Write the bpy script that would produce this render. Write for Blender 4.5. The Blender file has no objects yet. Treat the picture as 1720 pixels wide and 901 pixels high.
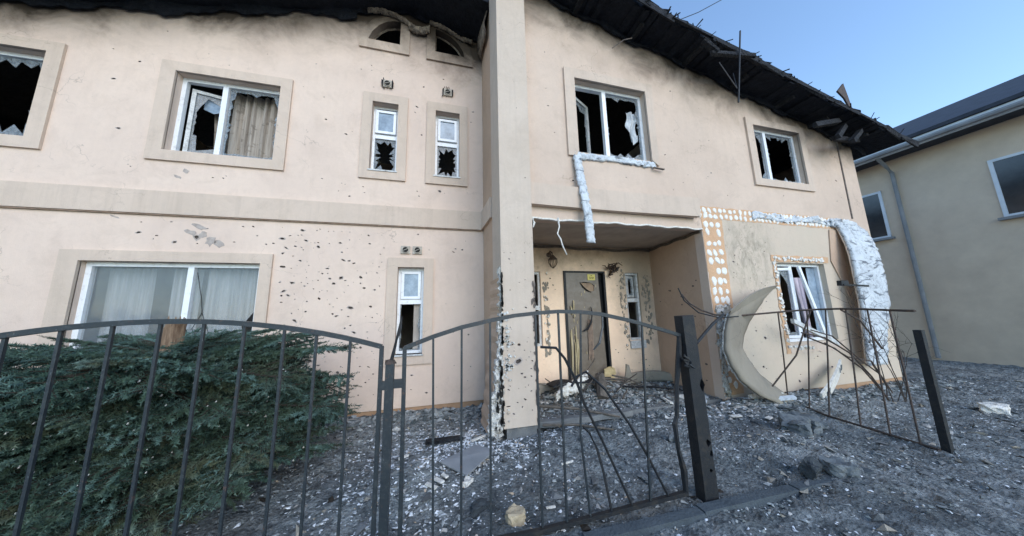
import bpy, bmesh, math, random
import numpy as np
from mathutils import Vector, Matrix
from mathutils.geometry import delaunay_2d_cdt
random.seed(7); rng = np.random.default_rng(7)
scene = bpy.context.scene
C = scene.collection
# ------------------------------------------------------------------ camera
cam_d = bpy.data.cameras.new("camera"); cam = bpy.data.objects.new("camera", cam_d); C.objects.link(cam)
cam_d.sensor_width = 36; cam_d.sensor_fit = 'HORIZONTAL'; cam_d.lens = 10.008
cam_d.clip_start = .02; cam_d.clip_end = 600
R_ = Vector((0.967304, -0.252411, -0.024719)); U_ = Vector((-0.016368, -0.159392, 0.98708)); F_ = Vector((0.253089, 0.954402, 0.158312))
cam.matrix_world = Matrix(((R_.x, U_.x, -F_.x, 0), (R_.y, U_.y, -F_.y, 0), (R_.z, U_.z, -F_.z, 0), (0, 0, 0, 1)))
scene.camera = cam
# ------------------------------------------------------------------ light: soft open-shade daylight, broad low sun through haze from the street side
SUN_EL, SUN_AZ = math.radians(27), math.radians(165)      # azimuth clockwise from +Y
w = bpy.data.worlds.new("World"); scene.world = w; w.use_nodes = True
nt = w.node_tree; sky = nt.nodes.new('ShaderNodeTexSky'); sky.sky_type = 'NISHITA'; sky.sun_disc = False
sky.sun_elevation = SUN_EL; sky.sun_rotation = SUN_AZ; sky.air_density = 1.15; sky.dust_density = 0; sky.ozone_density = 2.8
nt.links.new(sky.outputs[0], nt.nodes['Background'].inputs[0]); nt.nodes['Background'].inputs[1].default_value = 0.15
sd = bpy.data.lights.new("sun", 'SUN'); sd.energy = .95; sd.angle = math.radians(40); sd.color = (1, .92, .83)
so = bpy.data.objects.new("sun", sd); C.objects.link(so)
sv = Vector((math.sin(SUN_AZ) * math.cos(SUN_EL), math.cos(SUN_AZ) * math.cos(SUN_EL), math.sin(SUN_EL)))
so.rotation_euler = sv.to_track_quat('Z', 'Y').to_euler(); so.location = (0, -6, 9)
vs = scene.view_settings; vs.view_transform = 'Standard'; vs.look = 'None'; vs.gamma = 1; vs.exposure = 1.18
# ------------------------------------------------------------------ materials
def srgb(h):
    c = [int(h[i:i + 2], 16) / 255 for i in (0, 2, 4)]
    return tuple(x / 12.92 if x <= .04045 else ((x + .055) / 1.055) ** 2.4 for x in c)
MATS = {}
class NT:
    """small node helper"""
    def __init__(s, name, rough=.8, spec=.3):
        s.m = bpy.data.materials.new(name); s.m.use_nodes = True; s.t = s.m.node_tree; s.b = s.t.nodes['Principled BSDF']
        s.b.inputs['Roughness'].default_value = rough; s.b.inputs['Specular IOR Level'].default_value = spec
        s.co = s.t.nodes.new('ShaderNodeTexCoord').outputs['Object']; MATS[name] = s.m
    def L(s, a, b): s.t.links.new(a, b)
    def map(s, scale=(1, 1, 1), loc=(0, 0, 0), rot=(0, 0, 0), co=None):
        n = s.t.nodes.new('ShaderNodeMapping'); n.inputs['Scale'].default_value = scale; n.inputs['Location'].default_value = loc; n.inputs['Rotation'].default_value = rot
        s.L(co or s.co, n.inputs[0]); return n.outputs[0]
    def noise(s, sc, det=4, ro=.6, co=None, dist=0):
        n = s.t.nodes.new('ShaderNodeTexNoise'); n.inputs['Scale'].default_value = sc; n.inputs['Detail'].default_value = det
        n.inputs['Roughness'].default_value = ro; n.inputs['Distortion'].default_value = dist; s.L(co or s.co, n.inputs['Vector']); return n.outputs[0]
    def vor(s, sc, feat='F1', co=None, out=0):
        n = s.t.nodes.new('ShaderNodeTexVoronoi'); n.feature = feat; n.inputs['Scale'].default_value = sc; s.L(co or s.co, n.inputs['Vector']); return n.outputs[out]
    def mth(s, op, a, b=0, c=None, clamp=False):
        n = s.t.nodes.new('ShaderNodeMath'); n.operation = op; n.use_clamp = clamp
        for i, v in enumerate((a, b) if c is None else (a, b, c)):
            if isinstance(v, (int, float)): n.inputs[i].default_value = v
            else: s.L(v, n.inputs[i])
        return n.outputs[0]
    def rng(s, v, a, b, c=0, d=1):
        n = s.t.nodes.new('ShaderNodeMapRange'); n.inputs[1].default_value = a; n.inputs[2].default_value = b; n.inputs[3].default_value = c; n.inputs[4].default_value = d
        s.L(v, n.inputs[0]); return n.outputs[0]
    def mix(s, f, a, b, mode='MIX'):
        n = s.t.nodes.new('ShaderNodeMix'); n.data_type = 'RGBA'; n.blend_type = mode
        for i, v in ((0, f), (6, a), (7, b)):
            if isinstance(v, (int, float)): n.inputs[i].default_value = v
            elif isinstance(v, tuple): n.inputs[i].default_value = (*v[:3], 1)
            else: s.L(v, n.inputs[i])
        return n.outputs[2]
    def xyz(s, co=None):
        n = s.t.nodes.new('ShaderNodeSeparateXYZ'); s.L(co or s.co, n.inputs[0]); return n.outputs
    def island(s):
        return s.t.nodes.new('ShaderNodeNewGeometry').outputs['Random Per Island']
    def bump(s, h, dist=.01, st=1):
        n = s.t.nodes.new('ShaderNodeBump'); n.inputs['Distance'].default_value = dist; n.inputs['Strength'].default_value = st
        s.L(h, n.inputs['Height']); s.L(n.outputs[0], s.b.inputs['Normal'])
    def col(s, c):
        if isinstance(c, tuple): s.b.inputs['Base Color'].default_value = (*c, 1)
        else: s.L(c, s.b.inputs['Base Color'])
        return s.m
def simple(name, c1, c2, sc=8, rough=.8, bsc=60, bd=.002, spec=.3, det=5):
    n = NT(name, rough, spec); f = n.rng(n.noise(sc, det), .3, .7); n.bump(n.noise(bsc, 4), bd); return n.col(n.mix(f, c1, c2))

def plaster(name, ca, cb, soot=True, scorch=False, streak=False, porch=False):
    n = NT(name, .92, .15); n.co = n.t.nodes.new('ShaderNodeNewGeometry').outputs['Position']     # world position: the house never moves
    big = n.rng(n.noise(.9, 5, .6), .35, .68); fine = n.rng(n.noise(14, 6, .7), .3, .75)
    c = n.mix(n.mth('MULTIPLY', big, .8), ca, cb)
    c = n.mix(n.mth('MULTIPLY', fine, .22), c, tuple(x * .72 for x in ca))
    c = n.mix(n.rng(n.noise(2.6, 6, .75, None, .6), .5, .72, 0, .30), c, tuple(x * k for x, k in zip(ca, (.62, .60, .58))))
    # vertical weather streaks
    st = n.noise(1, 5, .65, n.map((9, 9, .55)))
    c = n.mix(n.rng(st, .5, .8, 0, .14 if not streak else .45), c, tuple(x * .66 for x in (ca[0], ca[1], ca[2])))
    ck = n.t.nodes.new('ShaderNodeTexVoronoi'); ck.feature = 'DISTANCE_TO_EDGE'; ck.inputs['Scale'].default_value = 1.1
    wv = n.t.nodes.new('ShaderNodeVectorMath'); wv.operation = 'ADD'; nz = n.t.nodes.new('ShaderNodeTexNoise'); nz.inputs['Scale'].default_value = 2.2; nz.inputs['Detail'].default_value = 7; n.L(n.co, nz.inputs['Vector'])
    n.L(n.co, wv.inputs[0]); n.L(nz.outputs['Color'], wv.inputs[1]); n.L(wv.outputs[0], ck.inputs['Vector'])
    line = n.mth('MULTIPLY', n.rng(ck.outputs[0], .006, .002), n.rng(n.noise(.8, 3), .5, .6))
    c = n.mix(n.mth('MULTIPLY', line, .55), c, tuple(x * .45 for x in ca))
    # grime speckle thrown on by the blast
    sp = n.rng(n.noise(38, 3, .8), .62, .74, 0, .45)
    c = n.mix(n.mth('MULTIPLY', sp, n.rng(n.noise(.7, 3), .4, .65)), c, (.2, .17, .15))
    X = n.xyz()
    if scorch:   # bare, scorched lower panel of the right wall
        x = n.mth('ADD', X[0], n.rng(n.noise(5), 0, 1, -.04, .04)); z = n.mth('ADD', X[2], n.rng(n.noise(4), 0, 1, -.05, .05))
        inside = n.mth('MULTIPLY', n.rng(x, 4.78, 4.82), n.rng(z, 1.56, 1.52))
        c = n.mix(n.mth('MULTIPLY', inside, n.rng(n.noise(1.4, 4), .3, .7, .45, .85)), c, srgb('c2b6a4'))
        dx = n.mth('MULTIPLY', n.mth('SUBTRACT', X[0], 5.35), 1.35); dz = n.mth('MULTIPLY', n.mth('SUBTRACT', X[2], .95), 1.0)
        r2 = n.mth('SQRT', n.mth('ADD', n.mth('MULTIPLY', dx, dx), n.mth('MULTIPLY', dz, dz)))
        blot = n.mth('MULTIPLY', n.rng(r2, 1.0, .1), n.rng(n.noise(4.5, 7, .75, n.map((1.6, 1, .8)), .8), .42, .66))
        c = n.mix(n.mth('MULTIPLY', n.mth('MULTIPLY', blot, inside), .85), c, srgb('6e6a5e'))
        specks = n.mth('MULTIPLY', n.rng(n.noise(16, 4, .8), .6, .68), n.rng(n.mth('ADD', r2, n.noise(2)), 2.6, 1.0))
        c = n.mix(n.mth('MULTIPLY', n.mth('MULTIPLY', specks, inside), .7), c, srgb('55504a'))
    if soot:     # soot left by the roof fire under the roof line, ragged, deepest between the arched windows
        ax = n.mth('ABSOLUTE', n.mth('ADD', X[0], .6)); t = n.mth('ADD', X[2], n.mth('MULTIPLY', ax, .24))
        wob = n.mth('MULTIPLY', n.mth('SUBTRACT', n.noise(1.3, 6, .65, None, .4), .5), 1.5)
        t2 = n.mth('ADD', t, wob)
        dxa = n.mth('ABSOLUTE', n.mth('ADD', X[0], .1)); near = n.rng(dxa, 1.6, .4, 0, .38)
        t2 = n.mth('ADD', t2, near)
        s1 = n.rng(t2, 5.1, 5.8); s1 = n.mth('POWER', s1, 1.4)
        c = n.mix(n.mth('MULTIPLY', s1, .96), c, (.012, .012, .014))
        c = n.mix(n.rng(t2, 4.75, 5.6, 0, .3), c, (.16, .115, .075))
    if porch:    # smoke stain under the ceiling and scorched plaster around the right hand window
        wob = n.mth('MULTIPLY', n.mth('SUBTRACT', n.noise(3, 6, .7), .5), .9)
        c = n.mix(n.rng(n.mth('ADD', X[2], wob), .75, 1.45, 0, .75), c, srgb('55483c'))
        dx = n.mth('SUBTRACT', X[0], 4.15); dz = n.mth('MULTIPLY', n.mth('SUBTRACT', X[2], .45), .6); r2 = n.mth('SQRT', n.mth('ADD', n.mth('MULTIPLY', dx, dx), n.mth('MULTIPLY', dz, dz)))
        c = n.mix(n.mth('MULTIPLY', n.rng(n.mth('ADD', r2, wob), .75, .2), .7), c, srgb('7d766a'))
    n.bump(n.mth('ADD', n.mth('MULTIPLY', n.noise(90, 4, .7), .6), n.mth('MULTIPLY', n.noise(7, 4), .9)), .006, .8)
    return n.col(c)
PL_A, PL_B = srgb('dbc7b7'), srgb('ccb8aa')
plaster('plaster_wall', PL_A, PL_B)
plaster('plaster_wall_right', srgb('d1bdac'), srgb('c2ae9e'), scorch=True)
plaster('plaster_trim', srgb('cebcac'), srgb('c0af9f'), streak=True, soot=True)
plaster('plaster_pillar', srgb('cbbcad'), srgb('bbab9b'), streak=True, soot=False)
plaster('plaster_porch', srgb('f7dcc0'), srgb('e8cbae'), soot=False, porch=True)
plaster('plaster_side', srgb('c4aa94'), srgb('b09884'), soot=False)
plaster('plaster_curl', srgb('989184'), srgb('827b70'), soot=False, streak=True)
simple('plaster_ceiling', srgb('b9ac9d'), srgb('a0958a'), 3, .95)
simple('substrate', srgb('cfa886'), srgb('bd9b7c'), 6, .9, 40, .01)
simple('plinth', srgb('b89678'), srgb('a3866c'), 5, .9, 40, .006)
simple('scar', srgb('80766f'), srgb('504a46'), 14, .95, 90, .01)
simple('adhesive', srgb('f0eee8'), srgb('d2cec6'), 30, .85, 80, .002)
simple('scar_pale', srgb('b3a9a1'), srgb('958b84'), 14, .95, 90, .006)
simple('concrete', srgb('7d7e7d'), srgb('5e6163'), 5, .9, 50, .008)
simple('black_gap', (.008, .008, .009), (.02, .018, .016), 6, .9)
n = NT('foam_white', .8, .2); f = n.noise(9, 6, .75, None, 1.2); n.bump(n.mth('ADD', n.noise(14, 5, .7), f), .012, 1)
c = n.mix(n.rng(f, .34, .5), srgb('959ca3'), srgb('ccd2d7')); c = n.mix(n.rng(n.noise(3.4, 4, .6, n.map((1, 1, 2.8)), .8), .55, .62, 0, .85), c, srgb('555b64')); c = n.mix(n.rng(n.noise(2.2, 3), .45, .7, 0, .4), c, srgb('8f959d')); n.col(c)
n = NT('foam_torn', .85, .2); f = n.noise(26, 6, .8, n.map((1, 1, .5)), 1); n.bump(f, .02, 1)
c = n.mix(n.rng(f, .38, .5), srgb('4c4b4a'), srgb('dad8d2')); c = n.mix(n.rng(n.noise(6, 5, .8), .52, .64), c, srgb('a39c90')); n.col(c)
n = NT('foam_clean', .7, .25); n.bump(n.noise(40, 5, .7), .02, 1); n.col(n.mix(n.rng(n.noise(20, 5), .35, .65), srgb('cfcbc2'), srgb('ebe8e1')))
n = NT('charred', .85, .25); f = n.noise(7, 6, .75); n.bump(n.mth('ADD', n.noise(25, 6, .8), n.mth('MULTIPLY', n.vor(18), .7)), .03, 1)
n.col(n.mix(n.rng(f, .35, .75), (.0045, .006, .010), (.018, .022, .032)))
n = NT('charred_beam', .8, .3); n.bump(n.mth('ADD', n.noise(30, 5, .8), n.vor(28)), .02, 1); n.col(n.mix(n.rng(n.noise(9, 5), .4, .8), (.008, .009, .012), (.032, .033, .038)))
n = NT('burnt_plaster', .9, .2); n.bump(n.noise(25, 6, .8), .03, 1); n.col(n.mix(n.rng(n.noise(8, 5, .8), .38, .65), srgb('9d9081'), srgb('3b3430')))
n = NT('pvc_white', .35, .5); n.bump(n.noise(30), .001); c = n.mix(n.rng(n.noise(12, 6, .8), .52, .75, 0, .55), srgb('e2e6ea'), srgb('8a8680')); n.col(c)
n = NT('pvc_dirty', .5, .4); c = n.mix(n.rng(n.noise(12, 6, .8), .45, .7, 0, .8), srgb('c9cbca'), srgb('6f6b66')); n.col(c)
n = NT('paint_black', .45, .5); n.bump(n.noise(70, 4, .7), .0015); c = n.mix(n.rng(n.noise(25, 5, .8), .5, .75), srgb('20282e'), srgb('3a4042')); c = n.mix(n.rng(n.noise(14, 6, .85), .60, .66, 0, .8), c, srgb('5b4438')); c = n.mix(n.rng(n.noise(60, 3, .8), .66, .7, 0, .5), c, srgb('7d8488')); n.col(c)
n = NT('metal_burnt', .6, .4); n.bump(n.noise(60, 5, .8), .004); c = n.mix(n.rng(n.noise(12, 5, .8), .5, .72), srgb('171b20'), srgb('34302c')); n.col(c)
n = NT('rust_metal', .75, .4); n.bump(n.noise(60, 5, .8), .004); c = n.mix(n.rng(n.noise(18, 5, .8), .4, .7), srgb('3a3532'), srgb('5d4a3f')); n.col(c)
n = NT('door_metal', .42, .5); n.bump(n.noise(5, 4, .5), .02, .5)
X = n.xyz(); c = n.mix(n.rng(n.noise(5, 6, .7), .4, .7), srgb('675d51'), srgb('786f64')); c = n.mix(n.rng(n.noise(30, 5, .8), .62, .75, 0, .7), c, srgb('a39c90')); n.col(c)
n = NT('veneer', .8, .2); n.bump(n.noise(1, 4, .7, n.map((60, 60, 5))), .01); c = n.mix(n.rng(n.noise(1, 5, .7, n.map((40, 40, 3))), .35, .65), srgb('8b7f5f'), srgb('c7b795')); n.col(c)
simple('wood_pale', srgb('a89078'), srgb('84705e'), 10, .8, 40, .004)
simple('veneer_pink', srgb('a28c7b'), srgb('7d6c5e'), 16, .8, 50, .006)
simple('veneer_tan', srgb('cdb98c'), srgb('b09c74'), 12, .85, 40, .006)
simple('wood_grey', srgb('6d655c'), srgb('47433f'), 12, .85, 40, .01)
simple('sticker', srgb('dccf7c'), srgb('cdbf6b'), 10, .6)
simple('sticker_ink', srgb('5f5a35'), srgb('78723f'), 20, .6)
n = NT('curtain', .95, .1); f = n.noise(1, 4, .6, n.map((24, 24, 1.2))); c = n.mix(n.rng(f, .35, .65), srgb('847c73'), srgb('aba399'))
c = n.mix(n.rng(n.noise(1, 5, .7, n.map((7, 7, 9))), .56, .62, 0, .5), c, srgb('635a50')); n.col(c)
n = NT('curtain_pale', .95, .1); f = n.noise(1, 4, .6, n.map((16, 16, .8))); c = n.mix(n.rng(f, .3, .7), srgb('acb0b3'), srgb('dcdfe1')); n.col(c)
n = NT('curtain_lilac', .95, .1); f = n.noise(1, 4, .6, n.map((30, 30, 1.8))); c = n.mix(n.rng(f, .35, .65), srgb('aca2ad'), srgb('d6ccd6')); n.col(c)
n = NT('glass', .08, .8); n.b.inputs['Alpha'].default_value = .30; n.col(srgb('8c969b')); n.bump(n.noise(14, 3), .004, .4)
n = NT('glass_dirty', .3, .6); n.b.inputs['Alpha'].default_value = .5; n.col(n.mix(n.rng(n.noise(26, 5, .8), .35, .65), srgb('5f686e'), srgb('a4abb0')))
n = NT('glass_sky_reflection', .25, .6); n.b.inputs['Alpha'].default_value = .9; n.col(n.mix(n.rng(n.noise(6, 5, .7), .35, .7), srgb('9fb2c4'), srgb('6f8090')))  # bluish sky reflection painted into the glass colour
simple('room_wall', srgb('b5aca2'), srgb('8c847b'), 2, .9)
simple('duct_dark', (.01, .01, .01), (.03, .028, .025), 20, .9)
simple('vent_plastic', srgb('b9b2a6'), srgb('8d8579'), 20, .6)
# ground: soot, asphalt and pulverised plaster
n = NT('rubble_ground', .9, .25)
a = n.noise(.9, 6, .7, None, .5); b_ = n.noise(9, 6, .8); v = n.vor(38)
c = n.mix(n.rng(a, .38, .62), srgb('7b8386'), srgb('b4b9b9')); c = n.mix(n.rng(b_, .42, .66), c, srgb('474e52')); c = n.mix(n.rng(n.noise(2.3, 5, .7), .55, .68, 0, .4), c, srgb('6d6a64'))
c = n.mix(n.rng(n.noise(70, 3, .8), .62, .7, 0, .8), c, srgb('8e9498'))
n.bump(n.mth('ADD', n.mth('MULTIPLY', n.noise(30, 6, .8), 1.2), v), .035, 1); n.col(c)
n = NT('rubble_bits', .9, .2); r = n.island(); c = n.mix(n.rng(r, .0, 1), srgb('454c4e'), srgb('aeb3b3')); c = n.mix(n.rng(r, .9, .96), c, srgb('8f8a84')); n.bump(n.noise(60, 4), .004)
n.col(n.mix(n.rng(n.noise(50, 4), .3, .7, 0, .2), c, (.03, .034, .036)))
n = NT('mixed_rubble', .9, .2); r = n.island(); c = n.mix(r, srgb('4a4d4f'), srgb('8f9191')); c = n.mix(n.rng(r, .72, .76), c, srgb('a39b8d')); c = n.mix(n.rng(r, .9, .93), c, srgb('35302b')); n.bump(n.noise(45, 5, .8), .01); n.col(c)
n = NT('plaster_bits', .9, .2); r = n.island(); c = n.mix(r, srgb('8e8c88'), srgb('d2cfc9')); c = n.mix(n.rng(n.noise(30, 5, .8), .45, .65, 0, .6), c, srgb('5a5c5d')); n.bump(n.noise(45, 5, .8), .01); n.col(c)
n = NT('pale_bits', .75, .3); r = n.island(); c = n.mix(r, srgb('aab0b5'), srgb('f0f3f6')); c = n.mix(n.rng(r, .93, .96), c, srgb('bba78f')); n.bump(n.noise(60, 4), .004); n.col(c)
n = NT('needles', .6, .25); r = n.island(); oi = n.t.nodes.new('ShaderNodeObjectInfo').outputs['Random']; c = n.mix(r, srgb('22362e'), srgb('546f62')); c = n.mix(n.rng(oi, 0, 1, 0, .8), c, srgb('45523f')); c = n.mix(n.rng(oi, .88, 1, 0, .5), c, srgb('6b6a52')); c = n.mix(n.rng(n.noise(3, 3), .45, .7, 0, .6), c, srgb('6f8c88')); n.col(c)
n = NT('bark', .9, .2); n.bump(n.noise(1, 5, .8, n.map((30, 30, 8))), .02); n.col(n.mix(n.rng(n.noise(20, 5), .35, .65), srgb('3b2f27'), srgb('5d4a3b')))
n = NT('split_wood', .8, .2); n.bump(n.noise(1, 5, .8, n.map((40, 40, 4))), .02); n.col(n.mix(n.rng(n.noise(1, 5, .7, n.map((40, 40, 5))), .35, .65), srgb('5b4536'), srgb('98816a')))
simple('bark_grey', srgb('40392f'), srgb('2f2a25'), 9, .9)
simple('twig', srgb('4a4440'), srgb('35302c'), 12, .9)
simple('stone_beige', srgb('b7a88f'), srgb('958872'), 8, .9, 30, .01)
simple('stone_grey', srgb('73797c'), srgb('535a5e'), 8, .9, 30, .015)
simple('glass_night', (.02, .025, .03), (.05, .055, .06), 2, .12, 20, .001, .8)
simple('stone_dark', srgb('464c50'), srgb('2d3236'), 9, .9, 40, .015)
simple('road', srgb('43484d'), srgb('34393d'), 3, .9, 120, .01)
simple('kerb_stone', srgb('50585e'), srgb('3f474d'), 5, .9, 50, .01)
simple('neighbour_wall', srgb('cfc0ac'), srgb('bdae9c'), 2, .9, 40, .004)
simple('neighbour_white', srgb('d5dde4'), srgb('c0c9d2'), 4, .6)
simple('neighbour_roof', srgb('3a3f49'), srgb('282c35'), 6, .7)
simple('panel_grey', srgb('8d9093'), srgb('75797d'), 3, .8)
simple('lamp_iron', srgb('39302a'), srgb('5b463a'), 20, .6, 50, .004, .4)
M = MATS
# ------------------------------------------------------------------ mesh helpers (all in world coordinates, shifted to the owner's base)
def wloc(o):
    v = Vector((0, 0, 0))
    while o: v += o.location; o = o.parent
    return v
def link(name, me, parent=None, loc=None):
    o = bpy.data.objects.new(name, me); C.objects.link(o)
    if parent: o.parent = parent
    if loc is not None: o.location = loc
    return o
def tag(o, label=None, cat=None, group=None, kind=None):
    if label: o['label'] = label
    if cat: o['category'] = cat
    if group: o['group'] = group
    if kind: o['kind'] = kind
    return o
def thing(name, loc, label, cat, group=None):
    return tag(link(name, None, None, Vector(loc)), label, cat, group)
class MB:
    def __init__(s): s.v = []; s.f = []
    def add(s, vs, fs):
        b = len(s.v); s.v += [tuple(v) for v in vs]; s.f += [tuple(i + b for i in f) for f in fs]; return s
    def box(s, x0, x1, y0, y1, z0, z1, j=0):
        vs = [(x, y, z) for x in (x0, x1) for y in (y0, y1) for z in (z0, z1)]
        if j: vs = [tuple(c + random.uniform(-j, j) for c in v) for v in vs]
        return s.add(vs, [(0, 1, 3, 2), (4, 6, 7, 5), (0, 4, 5, 1), (2, 3, 7, 6), (0, 2, 6, 4), (1, 5, 7, 3)])
    def obox(s, c, u, v, n, a, b, d, j=0):
        """box centred at c with half sizes a,b,d along unit vectors u,v,n"""
        c, u, v, n = map(Vector, (c, u, v, n)); vs = []
        for i in (-1, 1):
            for k in (-1, 1):
                for l in (-1, 1):
                    p = c + u * a * i + v * b * k + n * d * l
                    if j: p += Vector([random.uniform(-j, j) for _ in range(3)])
                    vs.append(p)
        return s.add(vs, [(0, 1, 3, 2), (4, 6, 7, 5), (0, 4, 5, 1), (2, 3, 7, 6), (0, 2, 6, 4), (1, 5, 7, 3)])
    def bar(s, p, q, w, d=None, up=(0, 0, 1), j=0):
        p, q = Vector(p), Vector(q); n = (q - p); L = n.length; n.normalize(); upv = Vector(up)
        if abs(n.dot(upv)) > .95: upv = Vector((0, 1, 0))
        u = n.cross(upv).normalized(); v = u.cross(n)
        return s.obox((p + q) / 2, u, v, n, w / 2, (d or w) / 2, L / 2, j)
    def tube(s, pts, r, n=6, wob=0):
        pts = [Vector(p) for p in pts]; N = len(pts); rs = r if isinstance(r, (list, tuple)) else [r] * N
        vs = []; ref = Vector((0, 0, 1))
        for i, p in enumerate(pts):
            d = (pts[min(i + 1, N - 1)] - pts[max(i - 1, 0)]).normalized()
            if abs(d.dot(ref)) > .95: ref = Vector((0, 1, 0)) if abs(d.y) < .9 else Vector((1, 0, 0))
            a = d.cross(ref).normalized(); b = d.cross(a)
            for k in range(n):
                t = 2 * math.pi * k / n; vs.append(p + (a * math.cos(t) + b * math.sin(t)) * rs[i] * (1 + random.uniform(-wob, wob)))
        fs = [(i * n + k, i * n + (k + 1) % n, (i + 1) * n + (k + 1) % n, (i + 1) * n + k) for i in range(N - 1) for k in range(n)]
        fs += [tuple(range(n))[::-1], tuple((N - 1) * n + k for k in range(n))]
        return s.add(vs, fs)
    def prism(s, poly, y0, y1, holes=(), back=True, j=0):
        """outline in x,z with holes, front face at y0 and back face at y1"""
        V, T, loops = cdt(poly, holes); n = len(V)
        vs = [(x, y0 + (random.uniform(-j, j) if j else 0), z) for x, z in V] + [(x, y1, z) for x, z in V]
        fs = [(a, b, c) for a, b, c in T]
        if back: fs += [(c + n, b + n, a + n) for a, b, c in T]
        for lp in loops:
            for i in range(len(lp)): a, b = lp[i], lp[(i + 1) % len(lp)]; fs.append((a, b, b + n, a + n))
        return s.add(vs, fs)
    def grid(s, fn, nu, nv):
        vs = [fn(i / nu, k / nv) for i in range(nu + 1) for k in range(nv + 1)]
        return s.add(vs, [(i * (nv + 1) + k, (i + 1) * (nv + 1) + k, (i + 1) * (nv + 1) + k + 1, i * (nv + 1) + k + 1) for i in range(nu) for k in range(nv)])
    def slab(s, fn, nu, nv, th):
        """grid surface fn(u,v) -> Vector given thickness th along y or custom offset vector"""
        off = Vector(th) if isinstance(th, (tuple, list)) else Vector((0, th, 0))
        P = [[Vector(fn(i / nu, k / nv)) for k in range(nv + 1)] for i in range(nu + 1)]
        vs = [p for r in P for p in r]; n = len(vs); vs += [p + off for p in vs]
        id_ = lambda i, k: i * (nv + 1) + k; fs = []
        for i in range(nu):
            for k in range(nv):
                q = (id_(i, k), id_(i + 1, k), id_(i + 1, k + 1), id_(i, k + 1)); fs += [q, tuple(x + n for x in q[::-1])]
        for i in range(nu):
            for k in (0, nv): a, b = id_(i, k), id_(i + 1, k); fs.append((a, b, b + n, a + n))
        for k in range(nv):
            for i in (0, nu): a, b = id_(i, k), id_(i, k + 1); fs.append((a, b, b + n, a + n))
        return s.add(vs, fs)
    def mesh(s, name, off=Vector((0, 0, 0)), mat=None, smooth=False, fix=True):
        me = bpy.data.meshes.new(name); me.from_pydata([(v[0] - off.x, v[1] - off.y, v[2] - off.z) for v in s.v], [], s.f); me.update()
        if fix:
            bm = bmesh.new(); bm.from_mesh(me); bmesh.ops.recalc_face_normals(bm, faces=bm.faces); bm.to_mesh(me); bm.free()
        if mat: me.materials.append(M[mat])
        if smooth: me.shade_smooth()
        return me
    def build(s, name, mat, parent=None, loc=None, smooth=False, label=None, kind=None, fix=True):
        off = wloc(parent) if parent else Vector(loc or (0, 0, 0))
        o = link(name, s.mesh(name, off, mat, smooth, fix), parent, Vector(loc) if (loc and not parent) else None)
        if label: o['label'] = label
        if kind: o['kind'] = kind
        return o
def inpoly(P, poly):
    x, y = P[:, 0], P[:, 1]; c = np.zeros(len(P), bool); n = len(poly)
    for i in range(n):
        x1, y1 = poly[i]; x2, y2 = poly[i - 1]
        if y1 == y2: continue
        m = ((y1 > y) != (y2 > y)) & (x < (x2 - x1) * (y - y1) / (y2 - y1) + x1); c ^= m
    return c
def cdt(poly, holes=()):
    vs, es, loops = [], [], []
    for lp in [poly, *holes]:
        b = len(vs); vs += [Vector(p) for p in lp]; ids = list(range(b, b + len(lp))); loops.append(ids)
        es += [(ids[i], ids[(i + 1) % len(ids)]) for i in range(len(ids))]
    ov, oe, of, iv, ie, if_ = delaunay_2d_cdt(vs, es, [], 0, 1e-6)
    mp = {}
    for k, src in enumerate(iv):
        for q in src: mp[q] = k
    loops = [[mp[i] for i in lp] for lp in loops]
    cen = np.array([[sum(ov[i][0] for i in f) / 3, sum(ov[i][1] for i in f) / 3] for f in of])
    keep = inpoly(cen, poly)
    for h in holes:
        xs = [p[0] for p in h]; zs = [p[1] for p in h]
        m = (cen[:, 0] > min(xs)) & (cen[:, 0] < max(xs)) & (cen[:, 1] > min(zs)) & (cen[:, 1] < max(zs)) & keep
        idx = np.where(m)[0]
        if len(idx): keep[idx[inpoly(cen[idx], h)]] = False
    return [(v[0], v[1]) for v in ov], [tuple(f) for f, k in zip(of, keep) if k], loops
def rect(x0, x1, z0, z1): return [(x0, z0), (x1, z0), (x1, z1), (x0, z1)]
def blob(x, z, rx, rz, n=8, j=.35, rot=0):
    out = []
    for k in range(n):
        t = 2 * math.pi * k / n; r = 1 + random.uniform(-j, j); a, b = rx * r * math.cos(t), rz * r * math.sin(t)
        out.append((x + a * math.cos(rot) - b * math.sin(rot), z + a * math.sin(rot) + b * math.cos(rot)))
    return out
def ragged(p, q, step=.05, amp=.01):
    """points from p to q (excluded) with a torn edge"""
    L = math.dist(p, q); n = max(1, int(L / step)); nx, nz = -(q[1] - p[1]) / L, (q[0] - p[0]) / L; out = [p]
    for i in range(1, n): a = random.uniform(-amp, amp); t = (i + random.uniform(-.3, .3)) / n; out.append((p[0] + (q[0] - p[0]) * t + nx * a, p[1] + (q[1] - p[1]) * t + nz * a))
    return out
def torn(poly, step=.05, amp=.012):
    out = []
    for i in range(len(poly)): out += ragged(poly[i], poly[(i + 1) % len(poly)], step, amp)
    return out
def pits(spec, avoid):
    """spec: (x0,x1,z0,z1,count,rmin,rmax); returns irregular hole loops that keep clear of openings and of each other"""
    out = []; taken = []
    for x0, x1, z0, z1, cnt, r0, r1 in spec:
        k = 0; tries = 0
        while k < cnt and tries < cnt * 30:
            tries += 1; r = r0 + (r1 - r0) * random.random() ** 2.5; x = random.uniform(x0, x1); z = random.uniform(z0, z1)
            if any(a - r * 2.5 < x < b + r * 2.5 and c - r * 2.5 < z < d + r * 2.5 for a, b, c, d in avoid): continue
            if any(math.hypot(x - a, z - b) < (r + q) * 2 for a, b, q in taken): continue
            taken.append((x, z, r)); k += 1
            out.append(blob(x, z, r * random.uniform(.9, 1.6), r * random.uniform(.55, .9), random.choice((6, 7, 8)), .35, random.uniform(-.6, .3)))
    return out
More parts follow.
